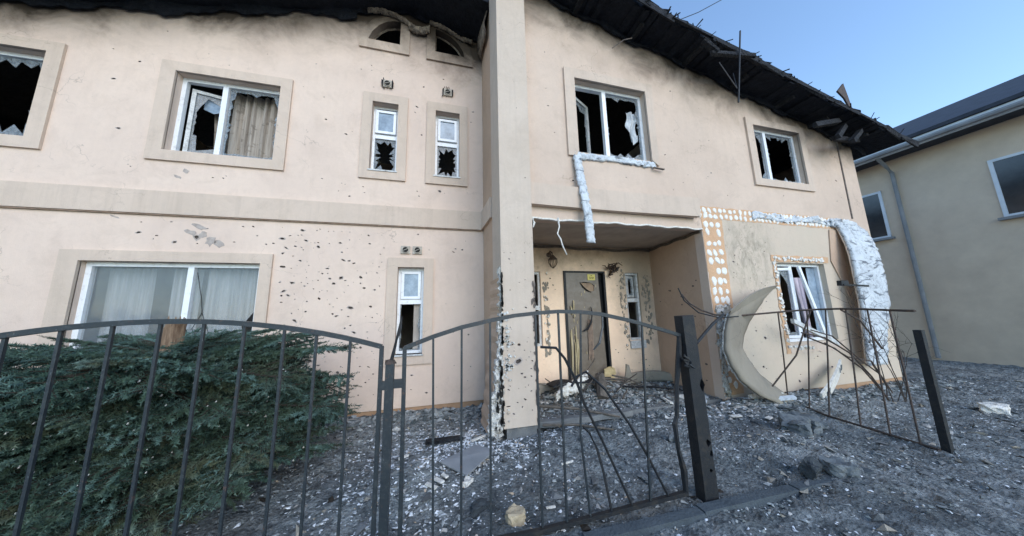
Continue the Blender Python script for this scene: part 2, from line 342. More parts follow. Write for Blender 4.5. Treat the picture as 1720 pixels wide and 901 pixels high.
def pit_mesh(loops, y, depth, name, parent, mat='scar'):
    mb = MB()
    for lp in loops:
        cx = sum(p[0] for p in lp) / len(lp); cz = sum(p[1] for p in lp) / len(lp); n = len(lp); d = depth * random.uniform(.6, 1.2)
        vs = [(x, y, z) for x, z in lp] + [(cx + (x - cx) * .6, y + d, cz + (z - cz) * .6) for x, z in lp] + [(cx, y + d * 1.2, cz)]
        mb.add(vs, [(i, (i + 1) % n, n + (i + 1) % n, n + i) for i in range(n)] + [(n + i, n + (i + 1) % n, 2 * n) for i in range(n)])
    return mb.build(name, mat, parent, kind='stuff')
def pit_rims(loops, y, name, parent, mat='scar_pale'):
    mb = MB()
    for lp in loops:
        if random.random() < .45: continue
        cx = sum(p[0] for p in lp) / len(lp); cz = sum(p[1] for p in lp) / len(lp); n = len(lp); k = [random.uniform(1.15, 1.9) for _ in lp]
        mb.add([(x, y - .0015, z) for x, z in lp] + [(cx + (x - cx) * q, y - .0005, cz + (z - cz) * q) for (x, z), q in zip(lp, k)], [(i, (i + 1) % n, n + (i + 1) % n, n + i) for i in range(n)])
    return mb.build(name, mat, parent, kind='stuff')
def roofz(x): return 5.78 - .24 * abs(x + .6)

# ================================================================== SETTING
def gh(x, y):
    """ground height"""
    z = -1.475 + .018 * np.sin(x * 1.9 + y * .7) + .015 * np.sin(x * 4.1 - y * 3.3) + .01 * np.sin(x * 9.3 + 1.2) * np.sin(y * 8.1)
    z = z + .24 * np.exp(-(((x - 2.5) / 1.2) ** 2 + ((y - 4.8) / .45) ** 2)) + .10 * np.exp(-(((x - 4.9) / 1.2) ** 2 + ((y - 3.5) / .5) ** 2))
    z = z + .05 * np.exp(-(((x - 1.5) / .6) ** 2 + ((y - 3.3) / .4) ** 2)) + .09 * np.exp(-(((x - 3.6) / .5) ** 2 + ((y - 2.5) / .35) ** 2)) + .07 * np.exp(-(((x + .3) / .8) ** 2 + ((y - 3.0) / .4) ** 2))
    return z
xs = np.concatenate([np.linspace(-150, -8, 14), np.arange(-7.8, 13, .055), np.linspace(13.2, 160, 16)])
ys = np.concatenate([np.linspace(-120, -3, 12), np.arange(-2.8, 1.0, .15), np.arange(1.0, 6.1, .055), np.linspace(6.3, 170, 16)])
XX, YY = np.meshgrid(xs, ys, indexing='ij')
fine = ((XX > -8) & (XX < 13) & (YY > .9) & (YY < 6.1))
ZZ = gh(XX, YY) + np.where(fine, rng.normal(0, .011, XX.shape), 0)
def gridmesh(name, X, Y, Z):
    a, b = X.shape; v = np.stack([X, Y, Z], -1).reshape(-1, 3); idx = np.arange(a * b).reshape(a, b)
    f = np.stack([idx[:-1, :-1], idx[1:, :-1], idx[1:, 1:], idx[:-1, 1:]], -1).reshape(-1, 4)
    me = bpy.data.meshes.new(name); me.from_pydata(v.tolist(), [], f.tolist()); me.update(); me.shade_smooth(); return me
me = gridmesh('ground', XX, YY, ZZ); me.materials.append(M['rubble_ground'])
tag(link('ground', me), kind='structure')
# low kerb in front of the fence, broken into stones
kb = thing('kerb', (1, 1.9, -1.47), None, None)
kb['kind'] = 'structure'
x = .95
while x < 2.9:
    L = random.uniform(.92, 1.0)
    y = 1.93 - .03 * (x - 1) * .3
    MB().obox((x + L / 2, y + random.uniform(-.01, .01), -1.492 + random.uniform(-.008, .004)), (1, -.01 + random.uniform(-.01, .01), 0), (0, 1, 0), (0, 0, 1), L / 2 - .008, .04, .045, .004).build('kerb_stone', 'kerb_stone', kb)
    x += L
# ================================================================== THE HOUSE
H = thing('house', (1.0, 5.0, -1.47), 'two storey peach plastered house with burnt roof, shrapnel scars and broken windows', 'house')
YL, YR = 5.0, 3.72
# --- openings (x0,x1,z0,z1)
OL = {'UL': (-3.92, -2.55, 2.49, 3.80), 'sA': (-1.16, -.73, 2.48, 3.79), 'sB': (-.08, .36, 2.48, 3.79), 'LL': (-4.55, -2.55, -.98, .83), 'LS': (-.635, -.22, -.60, .81), 'UL2': (-6.9, -5.35, 2.49, 3.80)}
archA = [(-.75, 5.04), (-.75, 5.54), (-.87, 5.53), (-1.0, 5.48), (-1.12, 5.38), (-1.23, 5.22), (-1.30, 5.04)]
archB = [(.45, 5.05), (.42, 5.17), (.33, 5.32), (.2, 5.44), (.05, 5.52), (-.11, 5.56), (-.11, 5.05)]
avoidL = [(a - .2, b + .2, c - .2, d + .2) for a, b, c, d in OL.values()] + [(-1.5, .7, 4.8, 6), (-12, 1, 1.45, 1.92), (-12, -5, -3, 6)] + [(-.62, -.25, 1.0, 1.2), (-1.05, -.8, 4.1, 4.25), (0, .28, 4.13, 4.3)]
pl_spec = [(-2.35, -.85, -1.2, 1.42, 170, .005, .027), (-4.3, -2.4, 1.0, 1.42, 16, .008, .03), (-.95, .75, -1.3, 1.42, 26, .005, .018), (-4.8, .7, 1.95, 4.6, 34, .006, .02), (-2.3, -1.6, .2, 1.2, 18, .006, .02), (-2.3, -.3, 1.95, 2.3, 8, .008, .02)]
PL = pits(pl_spec, avoidL)
outL = [(-9.5, -1.405), (.8, -1.405), (.8, roofz(.8) + .06), (-.6, 5.83), (-9.5, roofz(-9.5) + .06)]
wl = MB().prism(outL, YL, YL + .16, [rect(*r) for r in OL.values()] + [archA, archB] + PL).build('wall', 'plaster_wall', H, label='left facade wall with shrapnel scars and soot under the roof')
pit_mesh(PL, YL + .001, .03, 'shrapnel_scar', H); pit_rims(PL, YL, 'chipped_rim', H)
# pale flaked patches where only the finish coat came off
mb = MB()
for px, pz, rx, rz in [(-3.36, 1.36, .10, .03), (-3.45, 1.27, .07, .035), (-3.3, 1.24, .05, .05), (-3.2, 1.15, .06, .07), (-3.1, 1.12, .07, .05), (-4.3, 1.45, .06, .012), (-3.62, 2.2, .04, .03), (-3.7, 2.1, .05, .02)]:
    mb.prism(blob(px, pz, rx, rz, 11, .3, -.4), YL - .0025, YL + .02)
mb.build('flaked_patch', 'scar_pale', H, kind='stuff')
# plinth, party walls, hidden shell
MB().box(-9.5, .8, YL + .025, YL + .3, -1.75, -1.402).build('plinth', 'plinth', H)
MB().box(-9.5, .8, YL + .16, YL + .17, -1.40, -1.39).build('plinth_joint', 'black_gap', H)
MB().box(-9.66, -9.5, YL, 12, -1.75, 3.6).build('wall', 'plaster_wall', H, label='far left side wall')
MB().box(8.69, 8.85, YR + .16, 12, -1.75, 3.6).build('wall', 'plaster_wall', H, label='right side wall')
MB().box(-9.5, 8.69, 11.9, 12.05, -1.75, 3.6).build('wall', 'plaster_wall', H, label='rear wall')
# return wall between left facade and pillar
rw = MB(); rw.add([(.80, 5, -1.405), (.84, 4.15, -1.405), (.80, 5, 5.5), (.84, 4.15, 5.5), (1.0, 5, -1.405), (1.0, 4.15, -1.405), (1.0, 5, 5.5), (1.0, 4.15, 5.5)], [(0, 1, 3, 2), (4, 6, 7, 5), (0, 4, 5, 1), (2, 3, 7, 6), (0, 2, 6, 4), (1, 5, 7, 3)])
rw.build('wall', 'plaster_side', H, label='narrow return wall beside the pillar')
# pillar
PPz = [(.80, -1.36), (1.25, -1.36), (1.25, 5.5), (.80, 5.5)]
pa = [(0, .82, -2, 6), (1.22, 3, -2, 6)]
PP = pits([(.84, 1.21, -1.25, -.1, 36, .005, .024), (.84, 1.21, -.1, 1.2, 10, .005, .014), (.84, 1.21, 1.2, 4.6, 6, .004, .008), (.98, 1.08, -.62, -.5, 1, .04, .05)], pa)
MB().prism(PPz, 3.57, 4.13, PP).build('pillar', 'plaster_pillar', H, label='tall square pillar with chipped lower half')
pit_mesh(PP, 3.571, .03, 'shrapnel_scar', H); pit_rims(PP, 3.57, 'chipped_rim', H)
MB().box(.84, 1.22, 3.60, 4.1, -1.6, -1.36).build('pillar_footing', 'concrete', H)
# right facade with the porch opening notched out
ORr = {'W1': (2.11, 3.47, 2.49, 3.79), 'W2': (5.93, 7.20, 2.42, 3.55), 'W3': (5.97, 7.22, -.62, .80)}
outR = [(1.25, 1.345), (4.36, 1.345), (4.36, -1.405), (8.85, -1.405), (8.85, roofz(8.85) + .06), (1.25, roofz(1.25) + .06)]
avoidR = [(a - .2, b + .2, c - .2, d + .2) for a, b, c, d in ORr.values()] + [(1.2, 8.2, 1.45, 1.9), (4.3, 4.85, -2, 1.7), (7.6, 8.9, -2, 1.8), (1, 4.5, 1.2, 1.95)]
PR = pits([(4.9, 5.85, -1.2, 1.3, 34, .006, .022), (1.4, 8.3, 1.95, 4.4, 26, .006, .018), (4.9, 8, -1.3, -.75, 14, .006, .02), (3.7, 5.5, 2.0, 3.2, 8, .006, .016)], avoidR)
MB().prism(outR, YR, YR + .16, [rect(*r) for r in ORr.values()] + PR).build('wall', 'plaster_wall_right', H, label='right facade wall with scorched bare panel')
pit_mesh(PR, YR + .001, .03, 'shrapnel_scar', H); pit_rims(PR, YR, 'chipped_rim', H)
MB().box(4.38, 8.85, YR + .025, YR + .3, -1.75, -1.402).build('plinth', 'plinth', H)
# vertical corner joint strip near the right corner
MB().bar((8.40, YR - .006, 3.62), (8.36, YR - .006, 1.78), .03, .016).build('corner_strip', 'scar', H)
# porch: back wall, side walls, ceiling, slab
OP = {'PL': (1.45, 1.95, -.62, .80), 'PR': (3.86, 4.19, -.60, .80), 'D': (2.43, 3.36, -1.45, .82)}
avoidP = [(a - .07, b + .07, c - .07, d + .07) for a, b, c, d in OP.values()]
PB = pits([(1.3, 4.5, -1.2, 1.2, 60, .005, .018)], avoidP)
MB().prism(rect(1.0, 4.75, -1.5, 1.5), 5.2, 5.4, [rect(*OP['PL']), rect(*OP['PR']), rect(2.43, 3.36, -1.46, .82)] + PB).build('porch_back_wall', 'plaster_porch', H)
pit_mesh(PB, 5.201, .02, 'shrapnel_scar', H)
sw = MB(); PSp = []
sw.add([(4.36, YR + .16, -1.5), (4.53, 5.2, -1.5), (4.36, YR + .16, 1.345), (4.53, 5.2, 1.345), (4.7, YR + .16, -1.5), (4.7, 5.2, -1.5), (4.7, YR + .16, 1.345), (4.7, 5.2, 1.345)], [(0, 1, 3, 2), (4, 6, 7, 5), (0, 4, 5, 1), (2, 3, 7, 6), (0, 2, 6, 4), (1, 5, 7, 3)])
sw.build('porch_side_wall', 'plaster_side', H)
mb = MB()
for k in range(16):      # gouges on the porch side wall
    y = random.uniform(3.95, 5.0); z = random.uniform(-1.2, .6); x = 4.36 + (y - 3.88) / 1.32 * .17; r = random.uniform(.008, .02)
    mb.add([(x - .003, y + r * 1.6 * math.cos(t), z + r * math.sin(t)) for t in (0, 1, 2, 3.1, 4.2, 5.2)], [(0, 1, 2, 3, 4, 5)])
mb.build('shrapnel_scar', 'scar', H, kind='stuff')
MB().box(1.0, 1.25, 4.13, 5.2, -1.5, 1.5).build('porch_side_wall', 'plaster_side', H)
MB().slab(lambda u, v: (1.1 + 3.6 * u, YR + .161 + 1.05 * 1.26 * v, 1.345 + .01 * math.sin(u * 9)), 12, 4, (0, 0, .12)).build('porch_ceiling', 'plaster_ceiling', H)
MB().slab(lambda u, v: (1.25 + 3.28 * u, 5.17 + .02 * v, 1.27 + .012 * math.sin(u * 23) + .015 * math.sin(u * 7)), 30, 1, (0, 0, .05)).build('ceiling_moulding', 'wood_grey', H)
MB().slab(lambda u, v: (4.35 + .17 * u - .012 + .02 * v, 3.75 + 1.42 * u, 1.285 + .01 * math.sin(u * 19)), 20, 1, (0, 0, .055)).build('ceiling_moulding', 'wood_grey', H)
MB().slab(lambda u, v: (1.25 + 3.1 * u + .01 * math.sin(40 * u), 3.70 + .05 * v, 1.335 + .008 * math.sin(u * 31) + .006 * math.sin(u * 71)), 60, 1, (0, 0, .022)).build('lintel_edge', 'foam_clean', H, label='torn pale edge of the porch lintel')
MB().slab(lambda u, v: (1.15 + 3.3 * u, 3.78 + 1.45 * v, -1.405 + .004 * math.sin(u * 17)), 10, 4, (0, 0, -.12)).build('porch_slab', 'concrete', H)
# string courses
MB().slab(lambda u, v: (-9.5 + 10.3 * u, YL - .045, 1.515 + .335 * v), 40, 1, .05).build('string_course', 'plaster_trim', H, label='flat band between the storeys, left facade')
MB().slab(lambda u, v: (.799 - .0 + .035 * u - .045, 4.99 - .74 * u, 1.515 + .335 * v), 6, 1, (.05, 0, 0)).build('string_course', 'plaster_trim', H, label='band on the narrow return wall')
MB().slab(lambda u, v: (1.25 + 2.99 * u + (.025 * v - .01 if u == 1 else 0), YR - .09 - .035 * u ** 3, 1.535 + .325 * v + (-.015 * math.sin(u * 3.0)) - .01 * u ** 6), 40, 2, .085).build('string_course', 'plaster_trim', H, label='band over the porch, coming loose at its right end')
MB().slab(lambda u, v: (-9.5 + 10.25 * u, YL - .03, 1.497 + .018 * v), 4, 1, .03).build('band_shadow_line', 'veneer_pink', H)  # thin pink strip painted in for the shadow edge under the band
# --- window trims (rings standing proud of the wall)
def ring(ox0, ox1, oz0, oz1, hole, y, t=.035, name='window_trim', parent=H, mat='plaster_trim', torn_=0):
    o = rect(ox0, ox1, oz0, oz1)
    if torn_: o = torn(o, .06, torn_)
    return MB().prism(o, y - t, y + .01, [rect(*hole)]).build(name, mat, parent)
def bars_frame(mb, x0, x1, z0, z1, y, w_=.055, d=.06):
    mb.box(x0, x1, y, y + d, z0, z0 + w_); mb.box(x0, x1, y, y + d, z1 - w_, z1)
    mb.box(x0, x0 + w_, y + .002, y + d - .002, z0 + w_, z1 - w_); mb.box(x1 - w_, x1, y + .002, y + d - .002, z0 + w_, z1 - w_)
def jag(x0, x1, z0, z1, n=26, m=.35, bias=0):
    """jagged hole left in a pane: long teeth pointing inwards"""
    cx, cz = (x0 + x1) / 2, (z0 + z1) / 2; hx, hz = (x1 - x0) / 2, (z1 - z0) / 2; out = []
    for k in range(n):
        t = 2 * math.pi * (k + random.uniform(-.3, .3)) / n; c, s_ = math.cos(t), math.sin(t)
        q = 1 / max(abs(c) / hx, abs(s_) / hz); r = q * (.96 - (m * random.random() if k % 2 else .03))
        out.append((cx + c * r, cz + s_ * r))
    return out
def pane(x0, x1, z0, z1, y, parent, hole=None, mat='glass_dirty', name='pane'):
    return MB().prism(rect(x0, x1, z0, z1), y, y + .006, [hole] if hole else []).build(name, mat, parent)
def sash(parent, hx, hy, ang, wd, z0, z1, sgn=1, mat='pvc_white', glass=None, jagm=.3):
    """casement leaf hinged on a vertical edge, swung by ang; its pane is broken"""
    mb = MB(); bars_frame(mb, 0, wd, z0, z1, -.025, .05, .05)
    c, s_ = math.cos(ang), math.sin(ang)
    def tr(v): x, y = v[0] * sgn, v[1]; return (hx + x * c - y * s_ * sgn, hy + x * s_ * sgn + y * c, v[2])
    mb.v = [tr(v) for v in mb.v]; o = mb.build('sash', mat, parent)
    if glass:
        g = MB().prism(rect(.05, wd - .05, z0 + .05, z1 - .05), 0, .005, [jag(.06, wd - .06, z0 + .06, z1 - .06, 22, jagm)] if jagm else [])
        g.v = [tr(v) for v in g.v]; g.build('pane', glass, parent)
    return o
def wframe(x0, x1, z0, z1, y, label, mull=None, trans=None, w_=.055, mat='pvc_white'):
    mb = MB(); bars_frame(mb, x0, x1, z0, z1, y, w_, .07)
    for m in mull or []: mb.box(m - .035, m + .035, y - .004, y + .066, z0 + w_, z1 - w_)
    for t in trans or []: mb.box(x0 + w_, x1 - w_, y - .004, y + .066, t - .04, t + .04)
    return mb.build('window', mat, H, label=label)
# upper left big window
a = OL['UL']; ring(-4.10, -2.39, 2.33, 3.955, a, YL)
W = wframe(*a, YL + .11, 'upper left two pane window with open sash and broken glass', mull=[-3.36])
sash(W, -3.84, YL + .2, .30, .46, 2.56, 3.68, 1, 'pvc_dirty', 'glass_dirty', .3)
MB().prism([(-3.74, 3.42), (-3.60, 3.36), (-3.48, 3.40), (-3.47, 3.60), (-3.73, 3.62)], YL + .30, YL + .306).build('pane', 'glass_sky_reflection', W, label='remaining shard in the open sash, bluish sky reflection painted on')
pane(-3.31, -2.62, 2.56, 3.74, YL + .14, W, jag(-3.31, -2.62, 2.56, 3.74, 44, .16))
a = OL['UL2']; ring(-7.08, -5.18, 2.33, 3.955, a, YL)
W = wframe(*a, YL + .11, 'window at the far left upstairs', mull=[-6.1]); pane(-6.05, -5.42, 2.56, 3.74, YL + .14, W, jag(-6.05, -5.42, 2.56, 3.74, 40, .4))
# slim upstairs windows
for nm, ox, lab in (('sA', (-1.315, -.57), 'slim upstairs window nearer the left with dark jagged hole'), ('sB', (-.235, .51), 'slim upstairs window beside the pillar with spiky hole')):
    a = OL[nm]; ring(*ox, 2.33, 3.955, a, YL)
    W = wframe(*a, YL + .11, lab, trans=[3.20], w_=.04)
    mb = MB(); tl = .06; bars_frame(mb, a[0] + .045, a[1] - .045, 3.25, 3.70, YL + .07, .045, .045); k = mb.build('sash', 'pvc_white', W)
    pane(a[0] + .09, a[1] - .09, 3.295, 3.655, YL + .09, W, None, 'glass_sky_reflection')
    pane(a[0] + .04, a[1] - .04, 2.52, 3.165, YL + .13, W, jag(a[0] + .05, a[1] - .05, 2.53, 3.15, 30, .62 if nm == 'sA' else .5))
    MB().box(a[0] - .02, a[1] + .02, YL - .05, YL + .1, a[2] - .012, a[2] + .012).build('sill', 'pvc_dirty', W)
# lower left big window
a = OL['LL']; ring(-4.75, -2.40, -1.12, .975, a, YL)
W = wframe(*a, YL + .07, 'lower left window with cracked glass and drawn curtains', mull=[-3.42], w_=.06)
pane(-3.37, -2.62, -.92, .77, YL + .10, W, None, 'glass'); pane(-4.48, -3.48, -.92, .77, YL + .10, W, None, 'glass')
mb = MB()
for pts in ([(-3.36, .7), (-3.27, .32), (-3.24, .12), (-3.33, -.1), (-3.22, -.3)], [(-2.62, .1), (-2.72, -.06), (-2.66, -.4)], [(-3.24, .12), (-3.12, -.2)]):
    mb.tube([(x, YL + .095, z) for x, z in pts], .004, 4)
mb.build('glass_crack', 'black_gap', W)
MB().prism([(-2.62, .12), (-2.75, -.08), (-2.70, -.3), (-2.66, -.55), (-2.62, -.6)], YL + .092, YL + .098).build('missing_shard', 'black_gap', W)
# lower slim window
a = OL['LS']; ring(-.795, -.065, -.76, .965, a, YL)
W = wframe(*a, YL + .10, 'slim downstairs window with its lower glass gone', trans=[.24], w_=.045)
mb = MB(); bars_frame(mb, -.585, -.27, .285, .755, YL + .075, .045, .04); mb.build('sash', 'pvc_white', W)
pane(-.54, -.315, .33, .71, YL + .09, W, None, 'glass_sky_reflection')
pane(-.59, -.265, -.55, .2, YL + .12, W, [(-.585, -.5), (-.52, -.54), (-.3, -.53), (-.275, -.3), (-.31, -.12), (-.28, .02), (-.295, .12), (-.27, .19), (-.57, .195), (-.585, .0), (-.58, -.2), (-.56, -.32)])
MB().box(-.66, -.2, YL - .06, YL + .1, -.625, -.60).build('sill', 'pvc_dirty', W)
# arched windows under the roof
def arch_trim(hole, outer, lab):
    MB().prism(outer, YL - .035, YL + .01, [hole]).build('window_trim', 'plaster_trim', H, label=lab)
arch_trim(archA, [(-1.44, 4.86), (-.58, 4.86), (-.58, 5.66), (-.87, 5.65), (-1.07, 5.59), (-1.24, 5.47), (-1.37, 5.27), (-1.44, 5.05)], 'trim of the left quarter arch window')
arch_trim(archB, [(-.27, 4.86), (.61, 4.86), (.61, 5.06), (.55, 5.28), (.42, 5.44), (.25, 5.57), (.07, 5.66), (-.27, 5.68)], 'trim of the right quarter arch window')
for pts, lab in ((archA, 'left quarter arch window opening'), (archB, 'right quarter arch window opening')):
    mb = MB(); n_ = len(pts)
    mb.tube([(x, YL + .13, z) for x, z in pts + pts[:1]], .022, 4); mb.build('window', 'burnt_plaster', H, label=lab)
# right facade windows
a = ORr['W1']
o = MB().prism([(1.93, 2.40), (2.06, 2.40), (2.11, 2.49), (2.11, 3.79), (3.47, 3.79), (3.47, 2.49), (3.60, 2.40), (3.63, 3.955), (1.93, 3.955)], YR - .035, YR + .01).build('window_trim', 'plaster_trim', H)
W = wframe(*a, YR + .10, 'upper window above the porch with both sashes swung in', mull=[2.72], w_=.05)
sash(W, 2.15, YR + .2, .5, .5, 2.56, 3.68, 1, 'pvc_dirty', 'glass_dirty', .25)
sash(W, 2.80, YR + .2, .95, .45, 2.58, 3.66, 1, 'pvc_dirty', 'glass_dirty', .4)
pane(2.78, 3.42, 2.54, 3.73, YR + .13, W, jag(2.72, 3.43, 2.54, 3.735, 40, .22))
mb = MB(); mb.grid(lambda u, v: (3.2 + .17 * u + .03 * math.sin(v * 7), YR + .17 + .03 * math.sin(u * 9 + v * 4), 3.5 - (.42 + .15 * math.sin(u * 3)) * v), 8, 8); mb.grid(lambda u, v: (3.28 + .12 * u, YR + .16 + .02 * math.sin(u * 9), 3.02 - (.16 * (1 - u * .3)) * v + .05 * u), 4, 4)
mb.build('torn_blind', 'curtain_pale', W)
# torn sill with exposed foam
def foam_slab(fn, nu, nv, th, amp, name, mat, parent=None, loc=None, **k):
    def g(u, v):
        p = Vector(fn(u, v)); return p + Vector((random.gauss(0, amp), random.gauss(0, amp), random.gauss(0, amp)))
    return MB().slab(g, nu, nv, th).build(name, mat, parent, loc, True, **k)
foam_slab(lambda u, v: (2.04 + 1.5 * u, YR - .03, 2.37 + .10 * v - .01 * math.sin(u * 9)), 50, 4, .05, .008, 'torn_sill', 'foam_white', H, label='broken lower trim showing its white foam core')
MB().bar((3.46, YR - .05, 2.345), (3.66, YR - .06, 2.33), .03, .02, j=.004).build('sill_stub', 'scar', H)
a = ORr['W2']; ring(5.76, 7.36, 2.28, 3.69, a, YR)
W = wframe(*a, YR + .08, 'small upper window at the right with torn curtain', mull=[6.36], w_=.05)
pane(6.41, 7.15, 2.47, 3.5, YR + .11, W, jag(6.41, 7.15, 2.47, 3.5, 46, .22)); pane(5.98, 6.32, 2.47, 3.5, YR + .11, W, jag(5.98, 6.32, 2.47, 3.5, 24, .3))
mb = MB()
for k in range(26): x = 6.1 + k * .04; MB.obox(mb, (x, YR + .02, 2.425), (1, 0, 0), (0, 1, 0), (0, 0, 1), random.uniform(.01, .03), .03, random.uniform(.006, .02), .006)
mb.build('sill_debris', 'pale_bits', W)
a = ORr['W3']
W = wframe(*a, YR + .08, 'lower right window with bent sash and torn curtains', mull=[6.42], w_=.05)
sash(W, 6.05, YR + .12, -.14, .34, -.56, .72, 1, 'pvc_white', 'glass_dirty', .2)
pane(6.95, 7.17, -.55, .74, YR + .14, W, None, 'glass_sky_reflection')
MB().bar((6.42, YR - .05, .72), (6.60, YR - .16, -.56), .05, .04, j=.003).build('sash', 'pvc_white', W, label='snapped sash upright leaning outwards')
# torn trim around W3: foam crumbs
mb = MB()
for (x0, z0, x1, z1, nn) in ((5.90, .87, 7.25, .87, 46), (5.90, .85, 5.92, -.75, 44), (5.95, -.70, 6.5, -.72, 20)):
    for k in range(nn):
        t = k / nn + random.uniform(-.01, .01); r = random.uniform(.015, .04); cx, cz = x0 + (x1 - x0) * t + random.uniform(-.02, .02), z0 + (z1 - z0) * t + random.uniform(-.025, .025)
        mb.prism(blob(cx, cz, r, r * .8, 6, .4), YR - random.uniform(.01, .035), YR + .005)
mb.build('torn_trim_foam', 'foam_clean', H, kind='stuff')
MB().prism(torn([(5.84, .82), (7.34, .82), (7.36, .93), (5.86, .94)], .06, .012), YR - .012, YR + .004).build('window_trim', 'substrate', H)
MB().prism(torn([(5.84, -.8), (5.94, -.8), (5.95, .8), (5.86, .8)], .06, .018), YR - .010, YR + .004).build('window_trim', 'substrate', H)
MB().prism(torn([(5.95, -.80), (7.3, -.80), (7.3, -.64), (5.95, -.64)], .06, .012), YR - .010, YR + .004).build('window_trim', 'plaster_trim', H)
# --- stripped trim: substrate strips with adhesive dabs
MB().prism(torn([(4.27, 1.55), (8.12, 1.52), (8.12, 1.745), (4.27, 1.765)], .07, .010), YR - .004, YR + .004).build('bare_strip', 'substrate', H, label='bare horizontal strip where the band was torn off')
MB().prism(torn([(4.375, -1.34), (4.76, -1.34), (4.79, 0), (4.82, 1.56), (4.375, 1.56)], .07, .010), YR - .005, YR + .004).build('bare_strip', 'substrate', H, label='bare vertical strip beside the porch')
DAB = []
for v_ in range(6):
    mb = MB(); n_ = 9
    vs_ = [(math.cos(2 * math.pi * k / n_) * random.uniform(.8, 1.15), 0, math.sin(2 * math.pi * k / n_) * random.uniform(.8, 1.2)) for k in range(n_)]
    mb.add(vs_ + [(x * .8, -.2 + random.uniform(-.06, .04), z * .8) for x, y, z in vs_] + [(0, -.16, 0)], [(k, (k + 1) % n_, n_ + (k + 1) % n_, n_ + k) for k in range(n_)] + [(n_ + k, n_ + (k + 1) % n_, 2 * n_) for k in range(n_)])
    DAB.append(mb.mesh('adhesive_dab', mat='adhesive'))
def dab(x, z, r, y=YR - .005, par=H):
    o = link('adhesive_dab', random.choice(DAB), par); o.location = Vector((x, y, z)) - wloc(par); o.scale = (r, r * .7, r * random.uniform(1.1, 1.4)); o.rotation_euler.y = random.uniform(-.8, .8); o.scale = [q * random.uniform(.8, 1.2) for q in o.scale]
z = 1.60
while z > -.12:
    for x in (4.46, 4.58, 4.70): 
        if random.random() < .93: dab(x + random.uniform(-.015, .015) + (.01 if z < .8 else 0), z + random.uniform(-.02, .02), random.uniform(.044, .054))
    z -= random.choice((.15, .155, .20))
for x, z in ((4.5, -.95), (4.6, -.98), (4.67, -1.05), (4.5, -1.12), (4.62, -1.2)): dab(x, z, .045)
x = 4.35
while x < 8.1:
    for z in (1.595, 1.70): dab(x + random.uniform(-.015, .015), z + random.uniform(-.008, .008), random.uniform(.035, .043))
    x += .115 if x < 5.6 else .095
foam_slab(lambda u, v: (5.55 + 2.5 * u, YR - .012 - .012 * math.sin(u * 25) ** 2, 1.60 + .02 * math.sin(u * 13) + (.12 + .03 * math.sin(u * 31)) * v), 60, 4, .015, .012, 'foam_smear', 'foam_white', H)
foam_slab(lambda u, v: (4.40 + .02 * math.sin(v * 9) + (.34 - .05 * v) * u, YR - .03, -.7 + .75 * v), 8, 26, .03, .014, 'foam_smear', 'foam_torn', H)
foam_slab(lambda u, v: (4.37 + .1 * u, YR - .02, -1.38 + .9 * v), 3, 26, .03, .012, 'torn_corner', 'foam_torn', H)
# torn reveal edges round the porch windows
mb = MB()
for (xa, xb, z0, z1) in ((3.70, 3.84, -.78, .85), (4.22, 4.42, -.8, .7), (2.0, 2.10, -.8, .6)):
    for k in range(60):
        r = random.uniform(.01, .035); mb.prism(blob(random.uniform(xa, xb), random.uniform(z0, z1), r * .7, r * 1.3, 6, .4), 5.2 - random.uniform(.004, .02), 5.2 + .004)
mb.build('torn_trim_foam', 'plaster_curl', H, kind='stuff')
mb = MB()
for k in range(26): r = random.uniform(.008, .02); mb.prism(blob(random.choice((random.uniform(3.74, 3.84), random.uniform(2.0, 2.08))), random.uniform(-.7, .8), r * .8, r * 1.4, 6, .4), 5.18 - random.uniform(.004, .012), 5.2)
mb.build('torn_trim_foam', 'foam_clean', H, kind='stuff')
a = OP['PR']; W = wframe(*a, 5.24, 'slim porch window right of the door', trans=[.22], w_=.045, mat='pvc_dirty')
sash(W, 3.91, 5.27, .35, .25, .28, .74, 1, 'pvc_dirty', 'glass_dirty', .35)
MB().box(3.84, 4.2, 5.16, 5.26, -.76, -.61).build('sill', 'pvc_dirty', W)
MB().box(3.855, 4.195, 5.22, 5.25, -.675, -.655).build('sill_gap', 'black_gap', W)
a = OP['PL']; W = wframe(*a, 5.24, 'porch window left of the door, half hidden by the pillar', trans=[.1], w_=.05, mat='pvc_dirty')
# door
D = MB().box(2.43, 2.475, 5.17, 5.3, -1.45, .82).box(3.315, 3.36, 5.17, 5.3, -1.45, .82).box(2.475, 3.315, 5.172, 5.298, .785, .82).build('door', 'metal_burnt', H, label='battered grey brown metal front door, torn open near the top')
gash = [(2.78, .585), (2.90, .60), (3.03, .58), (3.10, .53), (3.09, .42), (3.02, .40), (2.92, .46), (2.83, .53)]
leaf = MB(); leaf.prism([(2.475, -1.42), (3.27, -1.42), (3.245, -.6), (3.215, .2), (3.20, .785), (2.475, .785)], 5.185, 5.23, [gash])
leaf.build('door_leaf', 'door_metal', D)
MB().prism([(2.80, .58), (3.03, .575), (3.10, .52), (3.08, .40), (2.98, .42), (2.88, .49)], 5.20, 5.21, j=.004).build('torn_veneer', 'wood_pale', D)
MB().tube([(2.78, 5.175, .585), (2.84, 5.168, .50), (2.92, 5.166, .43), (3.02, 5.175, .385)], [.004, .012, .014, .004], 6).build('torn_edge', 'black_gap', D)
MB().box(2.96, 3.13, 5.176, 5.184, .635, .755, .002).build('door_sticker', 'sticker', D, label='small yellow notice with worn unreadable print')
mb = MB()
for x0, x1, zz in ((3.03, 3.06, .728), (2.995, 3.03, .695), (3.04, 3.055, .692), (3.065, 3.10, .69), (3.0, 3.045, .672), (3.06, 3.09, .670)): mb.box(x0, x1, 5.172, 5.177, zz - .006, zz + .006)
mb.build('print_marks', 'sticker_ink', D)
mb = MB()
